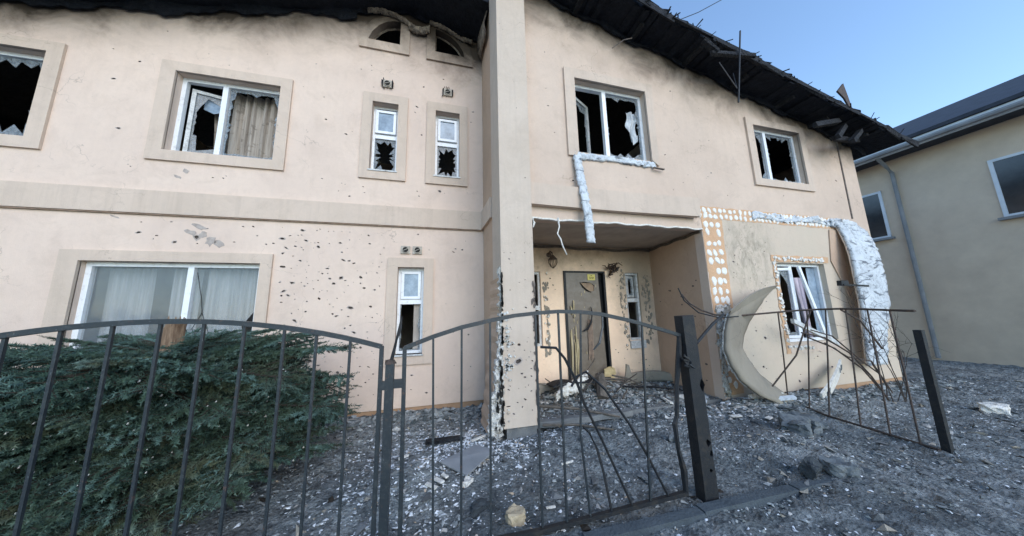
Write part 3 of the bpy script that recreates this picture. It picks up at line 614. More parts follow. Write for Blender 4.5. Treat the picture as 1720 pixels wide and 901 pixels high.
for (x0, x1, z0, z1, n_) in ((2.49, 2.64, -1.3, -.25, 9), (2.56, 2.62, -.25, .3, 3)):      # splintered veneer, lower left
    for k in range(n_):
        x = random.uniform(x0, x1); zb = z0 + random.uniform(0, .3); zt = z1 - random.uniform(0, .45); b_ = random.uniform(-.03, .03)
        mb.slab(lambda u, v, x=x, zb=zb, zt=zt, b_=b_: (x + b_ * v + (.03 * (1 - abs(v - .5))) * (u - .5), 5.17 - .03 * math.sin(v * 3.1), zb + (zt - zb) * v), 1, 6, .006)
mb.build('splintered_veneer', 'veneer', D)
mb = MB()
for k in range(4):
    x = 2.87 + k * .028; mb.slab(lambda u, v, x=x: (x + .018 * u + .05 * v * .5 - .06 * (1 - v) * 0, 5.17 - .015 * math.sin(v * 3.1), -.95 + .1 * random.random() * (v == 0) + .80 * v), 1, 6, .006)
mb.build('splintered_veneer', 'veneer_pink', D)
MB().tube([(2.78, 5.15, -.37), (2.86, 5.12, -.33), (2.93, 5.10, -.2), (2.98, 5.12, -.02), (2.97, 5.15, .1)], [.014, .022, .02, .016, .008], 7).build('door_handle', 'metal_burnt', D)
mb = MB()
for k in range(14):
    x = random.uniform(2.55, 3.15); z = random.uniform(-.9, .55); mb.prism(blob(x, z, .008, .03 * random.uniform(.4, 1.5), 6, .4), 5.180, 5.19)
mb.build('scratches', 'veneer', D, kind='stuff')
MB().box(3.205, 3.318, 5.25, 5.28, -1.42, .785).build('door_gap', 'black_gap', D)
# vents in the facade
def vent(x0, x1, z0, z1, sooty):
    V = MB().box(x0, x1, YL - .03, YL + .004, z0, z1).build('wall_vent', 'vent_plastic', H)
    cx, cz = (x0 + x1) / 2, (z0 + z1) / 2; r = min(x1 - x0, z1 - z0) * .34
    mb = MB(); mb.tube([(cx, YL - .032, cz), (cx, YL - .045, cz)], r * 1.25, 14); mb.build('vent_ring', 'vent_plastic', V)
    MB().tube([(cx, YL - .0455, cz), (cx, YL - .05, cz)], r, 14).build('vent_mouth', 'duct_dark', V)
    MB().bar((cx - r, YL - .052, cz - r * .5), (cx + r, YL - .052, cz + r * .5), .008).build('vent_blade', 'vent_plastic', V)
    if sooty:
        mb = MB()
        for k in range(9):
            s_ = random.choice((-1, 1)); px = cx + random.uniform(-.1, .1); pz = cz + s_ * (z1 - z0) * .55
            mb.tube([(px, YL - .02, pz), (px + random.uniform(-.02, .02), YL - .03, pz + s_ * random.uniform(.01, .05))], .006, 4)
        for sx in (-1, 1): mb.box(cx + sx * (x1 - x0) * .5 - .012, cx + sx * (x1 - x0) * .5 + .012, YL - .04, YL, z0 + .01, z1 - .01, .006)
        mb.build('melted_grille', 'charred_beam', V, kind='stuff')
vent(-1.02, -.85, 4.11, 4.25, 1); vent(.05, .22, 4.14, 4.28, 1); vent(-.60, -.45, 1.04, 1.17, 0); vent(-.41, -.26, 1.04, 1.17, 0)
# interior: floors, partitions so rooms read dark
MB().box(-9.5, 8.69, 5.42, 11.9, 1.45, 1.7).build('inner_floor', 'room_wall', H, label='floor between the storeys')
MB().box(4.72, 8.69, 3.9, 5.42, 1.45, 1.7).build('inner_floor', 'room_wall', H, label='floor behind the right facade')
MB().box(-9.5, 8.69, 5.4, 11.9, -1.75, -1.5).build('inner_floor', 'room_wall', H, label='ground floor slab')
MB().box(1.0, 4.72, 3.89, 5.42, 1.48, 1.7).build('inner_floor', 'room_wall', H, label='floor over the porch')
for x in (-5.0, -2.0, -.33, 4.75, .9): MB().box(x - .05, x + .05, 5.18 if x < .8 else 5.42, 11.9, -1.5, 5.2 if abs(x) < 3 else 3.8).build('partition', 'room_wall', H)
MB().box(-9.5, 8.69, 7.6, 7.7, -1.5, 4.0).build('partition', 'room_wall', H)
MB().box(4.7, 4.8, 3.9, 7.6, 1.7, 4.0).build('partition', 'room_wall', H)
MB().box(4.72, 4.8, 3.9, 5.4, -1.5, 1.45).build('partition', 'room_wall', H)
# --- roof
def roof_slab(x0, x1, y0, y1, th, name, mat, lab):
    pts = sorted({x0, x1} | ({-.6} if x0 < -.6 < x1 else set()))
    mb = MB()
    for a, b in zip(pts, pts[1:]):
        nn = max(2, int((b - a) / .25)); mb.slab(lambda u, v, a=a, b=b: (a + (b - a) * u, y0 + (y1 - y0) * v + (random.uniform(-.03, .03) if v == 0 else 0), roofz(a + (b - a) * u) + random.uniform(-.012, .012)), nn, 4, (0, 0, th))
    return mb.build(name, mat, H, label=lab)
roof = roof_slab(.9, 9.45, 3.2, 12.3, .10, 'roof', 'charred', 'burnt right slope of the roof seen from below')
roofl = roof_slab(-10.4, .95, 4.15, 12.3, .14, 'roof', 'charred', 'burnt left part of the roof seen from below')
for k in range(64):      # charred soffit boards, right verge
    x = 1.4 + k * .126
    if x > 9.35: break
    x += random.uniform(-.04, .04)
    if random.random() < .42: continue
    y0 = 3.18 + random.uniform(-.05, .05); zt = roofz(x) - random.uniform(.010, .022)
    MB().obox((x, (y0 + YR - .02) / 2, zt), (1, 0, -.234), (0, 1, random.uniform(-.03, .03)), (.234, 0, 1), random.uniform(.045, .058), (YR - .02 - y0) / 2, .011, .004).build('soffit_board', 'charred', roof)
for x, dy in ((2.2, .1), (3.3, .14), (4.4, .05), (5.5, .12), (6.6, .1), (7.6, .16), (8.6, .1)):
    MB().bar((x, 3.24 + dy, roofz(x) - .05), (x + .02, 5.2, roofz(x) - .05), .07, .07, j=.008).build('rafter', 'charred_beam', roof)
x = 1.2
while x < 9.4:     # verge boards and roll of burnt covering at the edge, broken into lengths
    L = random.uniform(.5, 1.1); dz = random.uniform(-.02, .02)
    MB().bar((x, 3.165 + random.uniform(-.015, .015), roofz(x) + .03 + dz), (x + L, 3.165 + random.uniform(-.015, .015), roofz(x + L) + .03 - dz), .03, random.uniform(.06, .13), up=(0, 0, 1), j=.018).build('verge_board', 'charred_beam', roof)
    x += L - .03
mb = MB()
for k in range(260):
    x = random.uniform(1.2, 9.4); r = random.uniform(.015, .05)
    mb.obox((x, 3.2 + random.uniform(0, .25), roofz(x) + .10 + random.uniform(0, .025)), Vector((1, random.uniform(-.4, .4), -.24)).normalized(), Vector((0, 1, 0)), Vector((.2, 0, 1)).normalized(), r * 2, r, .012, .012)
mb.build('burnt_covering', 'charred', roof, kind='stuff')
mb = MB()      # charred splinters standing off the verge
for k in range(150):
    x = random.uniform(1.3, 9.4); p = Vector((x, 3.17 + random.uniform(-.02, .1), roofz(x) + random.uniform(-.02, .09))); d = Vector((random.uniform(-1, 1), random.uniform(-.7, .1), random.uniform(-.35, .6))).normalized() * random.uniform(.04, .18)
    mb.bar(p, p + d, random.uniform(.008, .02), .01, j=.004)
mb.build('charred_splinters', 'charred_beam', roof, kind='stuff')
# wavy hanging burnt lining along the tops of the walls (irregular dark edge)
def lining(x0, x1, y, amp, base, name, par, seed):
    rs = random.Random(seed); ph = [rs.uniform(0, 6) for _ in range(5)]
    def low(x): return base + amp * (.5 + .5 * math.sin(x * 2.1 + ph[0])) * .6 + amp * .35 * math.sin(x * 5.3 + ph[1]) + amp * .2 * math.sin(x * 13 + ph[2]) + amp * .12 * math.sin(x * 31 + ph[3])
    nn = int((x1 - x0) / .04)
    return MB().slab(lambda u, v: (x0 + (x1 - x0) * u, y - .02 - .04 * v * math.sin(u * 40 + v), roofz(x0 + (x1 - x0) * u) + .03 - (low(x0 + (x1 - x0) * u) + .03) * (1 - v)), nn, 2, -.02).build(name, 'charred', par)
lining(1.3, 9.2, YR - .015, .10, .05, 'burnt_lining', roof, 3)
lining(-9.4, -1.5, YL - .02, .12, .10, 'burnt_lining', roofl, 5)
lining(-1.5, .78, YL - .02, .06, .02, 'burnt_lining', roofl, 9)
# curled burnt trim hanging over the arched windows
def curl(pts, w0, mat='burnt_plaster', name='curled_burnt_trim', seed=1):
    rs = random.Random(seed); mb = MB(); n_ = len(pts)
    def f(u, v):
        t = u * (n_ - 1); i = min(int(t), n_ - 2); q = t - i; x = pts[i][0] * (1 - q) + pts[i + 1][0] * q; z = pts[i][1] * (1 - q) + pts[i + 1][1] * q
        return (x + rs.uniform(-.01, .01), YL - .06 - .05 * math.sin(v * 3.1) - .02 * rs.random(), z + w0 * (v - .5) + rs.uniform(-.012, .012))
    return mb.slab(f, 30, 4, .03).build(name, mat, roofl, smooth=True)
curl([(-1.32, 5.60), (-1.1, 5.66), (-.85, 5.62), (-.62, 5.52), (-.55, 5.40)], .10, seed=2)
curl([(-.60, 5.46), (-.45, 5.40), (-.3, 5.43), (-.22, 5.5)], .16, seed=3)
curl([(-.22, 5.62), (0, 5.60), (.2, 5.5), (.35, 5.42), (.6, 5.38)], .07, seed=4)
MB().slab(lambda u, v: (.775 - .03 * math.sin(u * 5) - .10 * u * (1 - v), 4.9 - .6 * v, 5.0 + .55 * u + .05 * math.sin(v * 6)), 12, 6, (-.02, 0, 0)).build('curled_burnt_trim', 'burnt_plaster', roofl, smooth=True)
# broken beam ends under the right eave
for p, q in (((6.92, 3.3, 3.42), (7.75, 3.34, 3.66)), ((7.45, 3.26, 3.22), (7.92, 3.34, 3.58)), ((7.75, 3.22, 3.14), (8.3, 3.3, 3.5)), ((7.6, 3.4, 3.30), (8.6, 3.5, 3.44))):
    MB().bar(p, q, .07, .09, j=.012).build('beam_end', 'charred_beam', roof)

# ================================================================== LOOSE THINGS ON THE HOUSE
def curtain(x0, x1, z0, z1, y, mat, label, folds=9, amp=.03, skew=0, ragged_=0):
    rs = random.Random(int(x0 * 100)); ph = [rs.uniform(0, 6) for _ in range(3)]
    def f(u, v):
        x = x0 + (x1 - x0) * (u + .02 * math.sin(u * 20 + ph[0])) + skew * (1 - v) * (1 - u if skew > 0 else u); return (x, y + amp * math.sin(u * folds * 6.28 + ph[1] + .6 * math.sin(v * 3)) + amp * .4 * math.sin(u * folds * 2.7 * 6.28 + ph[2]), z0 + (z1 - z0) * v + (ragged_ * math.sin(u * 17) * (1 - v)))
    o = MB().grid(f, folds * 10, 8).build('curtain', mat, None, ((x0 + x1) / 2, y, z0), True, fix=False); tag(o, label, 'curtain', 'curtains behind the broken windows'); return o
curtain(-3.34, -2.42, 2.40, 3.80, YL + .34, 'curtain', 'patterned beige curtain drawn across the right half of the upper left window', 7, .035)
curtain(-3.70, -3.36, 2.45, 3.78, YL + .45, 'curtain', 'bunched beige curtain end seen through the left half of the upper left window', 3, .03, .12)
curtain(-3.38, -2.5, -1.0, .80, YL + .30, 'curtain_pale', 'pale grey curtain in the right half of the lower left window', 8, .035)
curtain(-3.80, -3.46, -1.0, .78, YL + .33, 'curtain_pale', 'narrow pale curtain left of the mullion in the lower left window', 4, .03, .05)
curtain(-4.5, -4.0, -1.0, .78, YL + .33, 'curtain_pale', 'pale curtain at the far left end of the lower left window', 5, .03)
curtain(6.0, 6.36, 2.40, 3.0, YR + .25, 'curtain_pale', 'torn white curtain blown into the left corner of the small upper right window', 3, .05, -.1, .04)
curtain(6.02, 6.33, -.62, .66, YR + .25, 'curtain_lilac', 'crumpled lilac curtain behind the left sash of the lower right window', 4, .03)
curtain(6.60, 6.85, -.60, .55, YR + .20, 'curtain_lilac', 'lilac curtain hanging loose in the middle of the lower right window', 3, .04, .2)
# hanging foam strip below the upper window
def gstrip(pts, wid, th, seed=1, nu=40, nv=4, amp=.006, axis='x'):
    rs = random.Random(seed); P = [Vector(p) for p in pts]; n_ = len(P)
    def f(u, v):
        t = u * (n_ - 1); i = min(int(t), n_ - 2); q = t - i
        p = P[i].lerp(P[i + 1], q); wv = wid[i] * (1 - q) + wid[i + 1] * q if isinstance(wid, list) else wid
        off = Vector((wv * (v - .5), 0, 0)) if axis == 'x' else Vector((0, 0, wv * (v - .5)))
        return p + off + Vector([rs.gauss(0, amp) for _ in range(3)])
    return MB().slab(f, nu, nv, th)
o = gstrip([(2.06, YR - .06, 2.40), (2.08, YR - .10, 2.0), (2.09, YR - .17, 1.6), (2.13, YR - .16, 1.3), (2.155, YR - .13, .99)], .125, .035, 2, 50, 3, .006).build('hanging_foam_strip', 'foam_white', None, (2.1, YR - .1, .98), True)
tag(o, 'white foam trim strip hanging from the window above the porch', 'foam strip')
o = MB().tube([(1.66, 3.62, 1.34), (1.665, 3.60, 1.2), (1.63, 3.6, 1.1), (1.68, 3.6, 1.02), (1.70, 3.6, .93), (1.76, 3.6, .80)], [.016, .012, .010, .012, .011, .006], 5, .3).build('dangling_mesh_scrap', 'foam_clean', None, (1.68, 3.6, .8)); tag(o, 'thin white strip of plaster mesh dangling at the porch opening', 'scrap')
o = MB().tube([(1.27, 3.6, 1.30), (1.28, 3.57, 1.24), (1.26, 3.56, 1.16)], [.02, .016, .008], 5, .3).build('dangling_mesh_scrap', 'foam_clean', None, (1.27, 3.6, 1.16)); tag(o, 'short white scrap hanging at the top left corner of the porch', 'scrap')
# peeled trim board hanging at the right corner, foam side out
fn_pts = [(7.98, YR - .05, 1.70), (8.12, YR - .10, 1.50), (8.10, YR - .18, 1.2), (8.02, YR - .24, .9), (7.98, YR - .26, .5), (7.95, YR - .26, 0), (7.83, YR - .24, -.5), (7.72, YR - .22, -1.08)]
wds = [.60, .78, .82, .82, .84, .80, .62, .48]
P = thing('peeled_trim_board', (8.0, YR - .2, -1.1), 'long white foam trim board peeled off and hanging down at the right corner', 'trim board')
gstrip(fn_pts, wds, .04, 5, 80, 10, .006).build('foam_core', 'foam_white', P, smooth=True)
gstrip([(p[0], p[1] + .045, p[2]) for p in fn_pts], wds, .02, 6, 40, 3, .002).build('plaster_skin', 'plaster_trim', P, smooth=True)
foam_slab(lambda u, v: (7.62 + .5 * u, YR - .04 - .03 * u, 1.56 + .17 * v - .02 * u), 12, 5, .03, .012, 'foam_core', 'foam_white', P)
o = MB().prism([(7.42, .86), (7.55, 1.5), (7.82, 1.5), (7.80, 1.2), (7.86, .95), (7.84, .5), (7.78, .1)], YR - .02, YR - .006).build('loose_plaster_sheet', 'plaster_side', None, (7.6, YR - .02, .1)); tag(o, 'pinkish sheet of loose render beside the peeled foam board', 'render sheet')
# curved fallen band leaning at the wall beside the porch
P = thing('curled_trim', (4.6, YR - .3, -1.42), 'large curved beige trim panel torn off and curling out from the wall', 'trim panel')
cl = [(5.39, 3.5, .285, 5.3, 3.45, .29), (5.15, 3.5, .08, 4.75, 3.35, .16), (4.95, 3.5, -.10, 4.40, 3.28, .04), (4.81, 3.5, -.23, 4.13, 3.25, -.10), (4.66, 3.5, -.42, 4.02, 3.25, -.34), (4.59, 3.5, -.61, 3.97, 3.25, -.58), (4.67, 3.5, -.77, 4.05, 3.25, -.82), (4.85, 3.5, -1.01, 4.18, 3.25, -1.02), (5.12, 3.48, -1.22, 4.48, 3.25, -1.25), (5.35, 3.42, -1.40, 4.95, 3.28, -1.43)]
def cf(u, v):
    t = u * (len(cl) - 1); i = min(int(t), len(cl) - 2); q = t - i; q = q * q * (3 - 2 * q) * .3 + q * .7; a, b = cl[i], cl[i + 1]
    A = Vector(a[:3]).lerp(Vector(b[:3]), q); B = Vector(a[3:]).lerp(Vector(b[3:]), q); p = A.lerp(B, v); p.y -= .04 * math.sin(v * 3.14) - random.uniform(-.004, .004); p.z += random.uniform(-.005, .005) * (v in (0, 1)); return p
MB().slab(cf, 48, 6, (-.01, .045, 0)).build('plaster_face', 'plaster_curl', P, smooth=True)
MB().slab(lambda u, v: cf(u, v) + Vector((-.006 + random.uniform(-.006, .004), .046, random.uniform(-.006, .006))), 60, 4, (-.004, .018, 0)).build('foam_core', 'foam_torn', P)
MB().slab(lambda u, v: Vector((5.40, 3.46, .30)).lerp(Vector((4.05, 3.22, -.09)), u) + Vector((-.03 * v, -.02 - .05 * v, .115 * v * math.sin(u * 2.4 + .35) + .005)), 20, 3, (0, .02, .008)).build('folded_edge', 'plaster_curl', P)
# white foam board lying against the wall foot at the right
P = thing('fallen_foam_board', (6.3, 3.4, -1.45), 'white foam board with dark dab marks propped diagonally at the wall foot', 'foam board')
d = (Vector((6.85, 3.60, -1.03)) - Vector((5.80, 3.35, -1.46))).normalized(); u2 = Vector((-.32, -.25, .9)).normalized(); nn = d.cross(u2).normalized()
MB().slab(lambda u, v: Vector((5.80, 3.35, -1.47)) + d * (1.18 * u) + u2 * (.22 * (v - .3) * (1 - .25 * u)) + nn * (.03 * math.sin(u * 3)), 24, 4, tuple(nn * .03)).build('board', 'foam_clean', P)
for k in range(8):
    c_ = Vector((5.80, 3.35, -1.47)) + d * (.18 + .125 * k) + u2 * .04 - nn * .004 * (1 if nn.y > 0 else -1) * 1
    for s_ in (-1, 1): MB().obox(c_ + nn * (-.012 if nn.y > 0 else .042), d, u2, nn, .018, .045, .006, .008).build('dab_mark', 'stone_grey', P) if s_ > 0 else None
# peeled cladding at the left edge of the pillar
P = thing('peeled_pillar_cladding', (.72, 3.6, -1.4), 'strip of cracked cladding with crumbling foam peeling off the pillar\'s left edge', 'cladding')
gstrip([(.80, 3.60, .62), (.79, 3.59, .2), (.785, 3.58, -.1), (.775, 3.57, -.4), (.75, 3.56, -.8), (.72, 3.55, -1.15), (.70, 3.55, -1.42)], [.012, .03, .05, .07, .10, .16, .19], .10, 8, 90, 6, .013).build('foam_core', 'foam_torn', P)
MB().slab(lambda u, v: (.795 - .16 * (1 - u) ** 2 - .02 * v + .012 * math.sin(u * 60), 3.62 + .5 * v, -1.43 + 1.9 * u), 40, 3, (-.02, 0, 0)).build('plaster_skin', 'plaster_side', P)
mb = MB()
for k in range(46): z = random.uniform(-1.35, .5); x = .80 - .10 * max(0, (-z - .2)) * random.random(); mb.prism(blob(x, z, random.uniform(.006, .018), random.uniform(.02, .06), 6, .4), 3.53, 3.56)
mb.build('dark_cracks', 'duct_dark', P, kind='stuff')
mb = MB()
for k in range(60):
    z = random.choice((random.gauss(-.28, .07), random.gauss(-.62, .08), random.uniform(-1.35, .2))); mb.prism(blob(.83 + abs(random.gauss(0, .04)), z, random.uniform(.005, .03), random.uniform(.005, .02), 6, .45, random.uniform(-.5, .5)), 3.558, 3.572)
mb.build('chipped_edge', 'foam_torn', H, kind='stuff')
# damaged right edge of pillar
mb = MB()
for k in range(50): mb.prism(blob(1.25 - abs(random.gauss(0, .015)), random.uniform(-1.3, .5), random.uniform(.005, .02), random.uniform(.01, .05), 6, .4), 3.556, 3.58)
mb.build('chipped_edge', 'scar', H, kind='stuff')
# wall lamps: broken lanterns
def lamp(x, z, lab, s_=1):
    P = thing('wall_lamp', (x, 5.2, z), lab, 'wall lamp')
    MB().tube([(x, 5.2, z + .17), (x, 5.12, z + .22), (x + .01, 5.04, z + .18), (x + .01, 5.02, z + .08)], [.02, .016, .014, .012], 6).build('bracket', 'lamp_iron', P)
    MB().tube([(x, 5.195, z + .17), (x, 5.175, z + .17)], .05, 10).build('back_plate', 'lamp_iron', P)
    MB().tube([(x + .01, 5.02, z + .13), (x + .01, 5.02, z + .10), (x + .01, 5.02, z + .05)], [.02, .05, .085], 8, .1).build('cap', 'lamp_iron', P)
    for k in range(8):
        t = k * math.pi / 4 + .2; MB().tube([(x + .01 + .08 * math.cos(t), 5.02 + .08 * math.sin(t), z + .06), (x + .01 + .085 * math.cos(t), 5.02 + .085 * math.sin(t), z - .02), (x + .01 + .05 * math.cos(t), 5.02 + .05 * math.sin(t), z - .09), (x + .01, 5.02, z - .13)], .006, 4).build('cage_bar', 'lamp_iron', P)
    return P
lamp(2.14, .97, 'broken wire cage lantern left of the front door')
P = thing('wall_lamp', (3.6, 5.2, .9), 'smashed and twisted lamp remains right of the front door', 'wall lamp')
mb = MB()
for k in range(14):
    p = Vector((3.56, 5.17, .88)); pts = [p]
    for q in range(4): p = p + Vector((random.uniform(-.09, .07), random.uniform(-.05, .01), random.uniform(-.09, .07))); pts.append(p)
    mb.tube(pts, [.016, .012, .014, .01, .005], 5, .3)
mb.build('bent_bracket', 'lamp_iron', P)
mb = MB()
for k in range(7): mb.prism(blob(3.46 + k * .03, .76 + k * .02 + random.uniform(-.02, .02), .03, .02, 6, .4, .5), 5.08, 5.15)
mb.build('shattered_shade', 'rust_metal', P)
# things sticking out of the roof
o = MB().bar((5.08, 3.10, 4.81), (4.63, 3.02, 3.26), .018).bar((4.70, 3.05, 3.55), (4.54, 3.15, 4.1), .012).bar((4.70, 3.05, 3.55), (4.82, 3.15, 3.95), .010).build('roof_rod', 'metal_burnt', None, (4.85, 3.1, 3.26)); tag(o, 'thin forked metal rod stuck upright through the roof edge', 'rod')
o = MB().bar((4.42, 3.16, 4.27), (5.36, 3.12, 4.395), .05, .07, j=.01).bar((4.30, 3.18, 4.50), (4.52, 3.14, 4.27), .09, .05, j=.012).build('charred_plank', 'charred_beam', None, (4.8, 3.15, 4.2)); tag(o, 'charred plank jutting level out of the roof edge', 'plank')
o = MB().prism([(7.56, 4.17), (7.80, 4.39), (7.83, 4.36), (7.84, 4.15), (7.92, 3.74), (7.89, 3.73), (7.72, 4.05)], 3.18, 3.20, j=.01).build('metal_scrap', 'rust_metal', None, (7.9, 3.2, 3.73)); tag(o, 'triangular scrap of bent metal standing on the eave like a flag', 'metal scrap')
o = MB().tube([(2.74, 3.50, 4.30), (2.95, 3.46, 4.47), (3.15, 3.5, 4.60)], .008, 4).build('wire_stub', 'scar', None, (2.9, 3.5, 4.3)); tag(o, 'short bent wire sticking out of the wall above the porch window', 'wire')
o = MB().tube([(6.99 + 2.22 * t, 6, 8.86 + 1.52 * t - .25 * t * (1 - t)) for t in (-3, -2, -1, 0, .5, 1, 2, 3)], .012, 5).build('overhead_cable', 'metal_burnt', None, (7, 6, 8.8)); tag(o, 'thin overhead cable crossing the sky above the roof', 'cable')
P = thing('wall_bracket', (7.0, 3.4, .4), 'small black bracket with a bent arm in front of the white foam board', 'bracket')
MB().box(6.72, 6.92, 3.28, 3.34, .33, .42, .01).build('bracket_block', 'metal_burnt', P); MB().bar((6.75, 3.28, .35), (7.40, 3.28, .33), .03, .03).build('arm', 'metal_burnt', P)

# ================================================================== FENCE
YF = 2.05; GZ = -1.5
def arch_z(x, x0, x1, zs, za): t = (x - (x0 + x1) / 2) / ((x1 - x0) / 2); return za - (za - zs) * abs(t) ** 2.0
def rail_strip(pts, w_=.03, h_=.028):
    mb = MB(); P = [Vector(p) for p in pts]
    vs = []; n_ = len(P)
    for i, p in enumerate(P):
        d = (P[min(i + 1, n_ - 1)] - P[max(i - 1, 0)]).normalized(); sd_ = d.cross(Vector((0, 0, 1))); sd_ = sd_.normalized() if sd_.length > .1 else Vector((0, 1, 0)); up = sd_.cross(d)
        for a, b in ((-1, -1), (1, -1), (1, 1), (-1, 1)): vs.append(p + sd_ * a * w_ / 2 + up * b * h_ / 2)
    fs = [(i * 4 + k, i * 4 + (k + 1) % 4, (i + 1) * 4 + (k + 1) % 4, (i + 1) * 4 + k) for i in range(n_ - 1) for k in range(4)] + [(3, 2, 1, 0), tuple((n_ - 1) * 4 + k for k in range(4))]
    return mb.add(vs, fs)
# left panel
Lp = thing('metal_fence', (-1.5, YF, GZ), 'intact arched black metal fence panel in front of the spruce', 'fence', 'arched metal fence sections')
xa, xb = -2.66, -.34; zt = lambda x: arch_z(x, xa, xb, -.19, .005)
rail_strip([(xa + (xb - xa) * k / 20, YF, zt(xa + (xb - xa) * k / 20)) for k in range(21)]).build('top_rail', 'paint_black', Lp)
rail_strip([(xa, YF, -1.42), (xb, YF, -1.42)]).build('bottom_rail', 'paint_black', Lp)
for x in (xa, xb): MB().bar((x, YF, -1.46), (x, YF, zt(x) + .005), .024).build('stile', 'paint_black', Lp)
for x in (-.525, -.715, -.888, -1.09, -1.285, -1.48, -1.68, -1.88, -2.08, -2.28, -2.47): MB().bar((x, YF + random.uniform(-.003, .003), -1.41), (x, YF, zt(x) - .012), .014).build('bar', 'paint_black', Lp)
# second panel further left
L2 = thing('metal_fence', (-4.1, YF, GZ), 'arched black metal fence panel at the far left edge', 'fence', 'arched metal fence sections')
xa2, xb2 = -5.25, -2.93; zt2 = lambda x: arch_z(x, xa2, xb2, -.19, .005)
rail_strip([(xa2 + (xb2 - xa2) * k / 20, YF, zt2(xa2 + (xb2 - xa2) * k / 20)) for k in range(21)]).build('top_rail', 'paint_black', L2)
rail_strip([(xa2, YF, -1.42), (xb2, YF, -1.42)]).build('bottom_rail', 'paint_black', L2)
for x in (xa2, xb2): MB().bar((x, YF, -1.46), (x, YF, zt2(x) + .005), .024).build('stile', 'paint_black', L2)
for k in range(11): x = xa2 + .19 * (k + 1) + .02; MB().bar((x, YF, -1.41), (x, YF, zt2(x) - .012), .016).build('bar', 'paint_black', L2)
# middle panel, damaged
Mp = thing('metal_fence', (.9, YF, GZ), 'arched fence panel in front of the pillar with several bent and snapped bars', 'fence', 'arched metal fence sections')
top = [(-.20, -.205), (-.02, -.14), (.17, -.085), (.37, -.045), (.55, -.015), (.73, .0), (.90, .008), (1.09, .0), (1.27, -.022), (1.49, -.07), (1.64, -.11), (1.82, -.16), (1.97, -.205), (2.06, -.235)]
rail_strip([(x, YF, z) for x, z in top]).build('top_rail', 'paint_black', Mp)
rail_strip([(-.20, YF, -1.42), (.68, YF, -1.44), (1.11, YF, -1.43), (1.90, YF, -1.41)]).build('bottom_rail', 'metal_burnt', Mp)
MB().bar((-.19, YF, -1.46), (-.20, YF, -.2), .024).build('stile', 'paint_black', Mp)
def tz(x): return float(np.interp(x, [t[0] for t in top], [t[1] for t in top])) - .012
for xt, xb_ in ((-.02, 0), (.17, .17), (.37, .36), (.715, .71), (.90, .89), (1.64, 1.57)): MB().bar((xt, YF, tz(xt)), (xb_, YF, -1.42), .014).build('bar', 'paint_black', Mp)
MB().tube([(1.09, YF, tz(1.09)), (1.06, YF, -.5), (1.03, YF, -.88), (1.05, YF, -1.15), (1.07, YF, -1.42)], .0085, 5).build('bar', 'paint_black', Mp)
MB().tube([(1.28, YF, tz(1.28)), (1.27, YF - .01, -.12), (1.22, YF - .03, -.24), (1.17, YF - .02, -.29)], [.009, .009, .011, .006], 5).build('bar', 'paint_black', Mp, label='stub of a snapped bar')
for pts in ([(.72, 1.98, -.24), (.83, 1.96, -.25), (.90, 1.97, -.33), (1.00, 2.0, -.51), (1.06, 2.02, -.67), (1.20, 2.05, -.94), (1.41, 2.05, -1.41)], [(1.0, 2.1, -.56), (1.05, 2.1, -.49), (1.13, 2.1, -.46), (1.28, 2.09, -.60), (1.46, 2.07, -.87), (1.60, 2.06, -1.13), (1.73, 2.05, -1.40)], [(1.09, 2.12, -.86), (1.13, 2.11, -.90), (1.18, 2.09, -1.02), (1.21, 2.07, -1.18), (1.24, 2.05, -1.42)]):
    MB().tube(pts, .010, 5, .06).build('bar', 'metal_burnt', Mp, label='bar snapped off the top rail and bent over')
MB().tube([(2.0, YF, -.22), (1.97, YF, -.42), (1.93, YF, -.60), (1.89, YF, -.85), (1.86, YF, -.90), (1.87, YF, -1.1), (1.90, YF, -1.25), (1.90, YF, -1.43)], [.02, .021, .018, .015, .02, .017, .022, .017], 6, .25).build('stile', 'metal_burnt', Mp, label='twisted right stile')
# posts
Pp = thing('fence_post', (-.285, YF, GZ), 'straight black fence post joining the two arched panels, with a scorched top', 'fence post', 'black metal fence posts')
MB().box(-.31, -.26, YF - .025, YF + .025, -1.6, -.30).build('post', 'paint_black', Pp)
MB().tube([(-.285, YF, -.30), (-.285, YF, -.275)], [.034, .026], 8, .2).build('cap', 'rust_metal', Pp)
MB().tube([(-.28, YF, -.28), (-.262, YF, -.20), (-.25, YF - .01, -.15), (-.235, YF, -.08), (-.225, YF, .0)], [.012, .009, .007, .014, .004], 5, .3).build('torn_finial', 'metal_burnt', Pp)
MB().box(-.345, -.31, YF - .02, YF + .02, -.455, -.405).build('lug', 'paint_black', Pp); MB().box(-.26, -.20, YF - .02, YF + .02, -.45, -.40).build('lug', 'paint_black', Pp)
Pp = thing('fence_post', (-2.8, YF, GZ), 'black fence post left of the spruce panel', 'fence post', 'black metal fence posts')
MB().box(-2.84, -2.76, YF - .03, YF + .03, -1.6, -.30).build('post', 'paint_black', Pp)
MB().box(-2.93, -2.84, YF - .02, YF + .02, -.45, -.40).build('lug', 'paint_black', Pp); MB().box(-2.76, -2.66, YF - .02, YF + .02, -.45, -.40).build('lug', 'paint_black', Pp)
Pp = thing('fence_post', (2.1, YF, GZ), 'thick burnt leaning fence post pierced by shrapnel holes', 'fence post', 'black metal fence posts')
pb = MB(); lean = Vector((.02, .0, 0))
holes_ = [blob(2.13, -.62, .022, .045, 8, .3), blob(2.12, -1.06, .022, .025, 7, .3), blob(2.135, -1.14, .014, .02, 7, .3), blob(2.115, -1.26, .014, .012, 6, .3)]
pb.prism([(2.03, -1.6), (2.16, -1.6), (2.13, -.05), (2.01, -.055)], 2.0, 2.09, holes_); pb.build('post', 'metal_burnt', Pp)
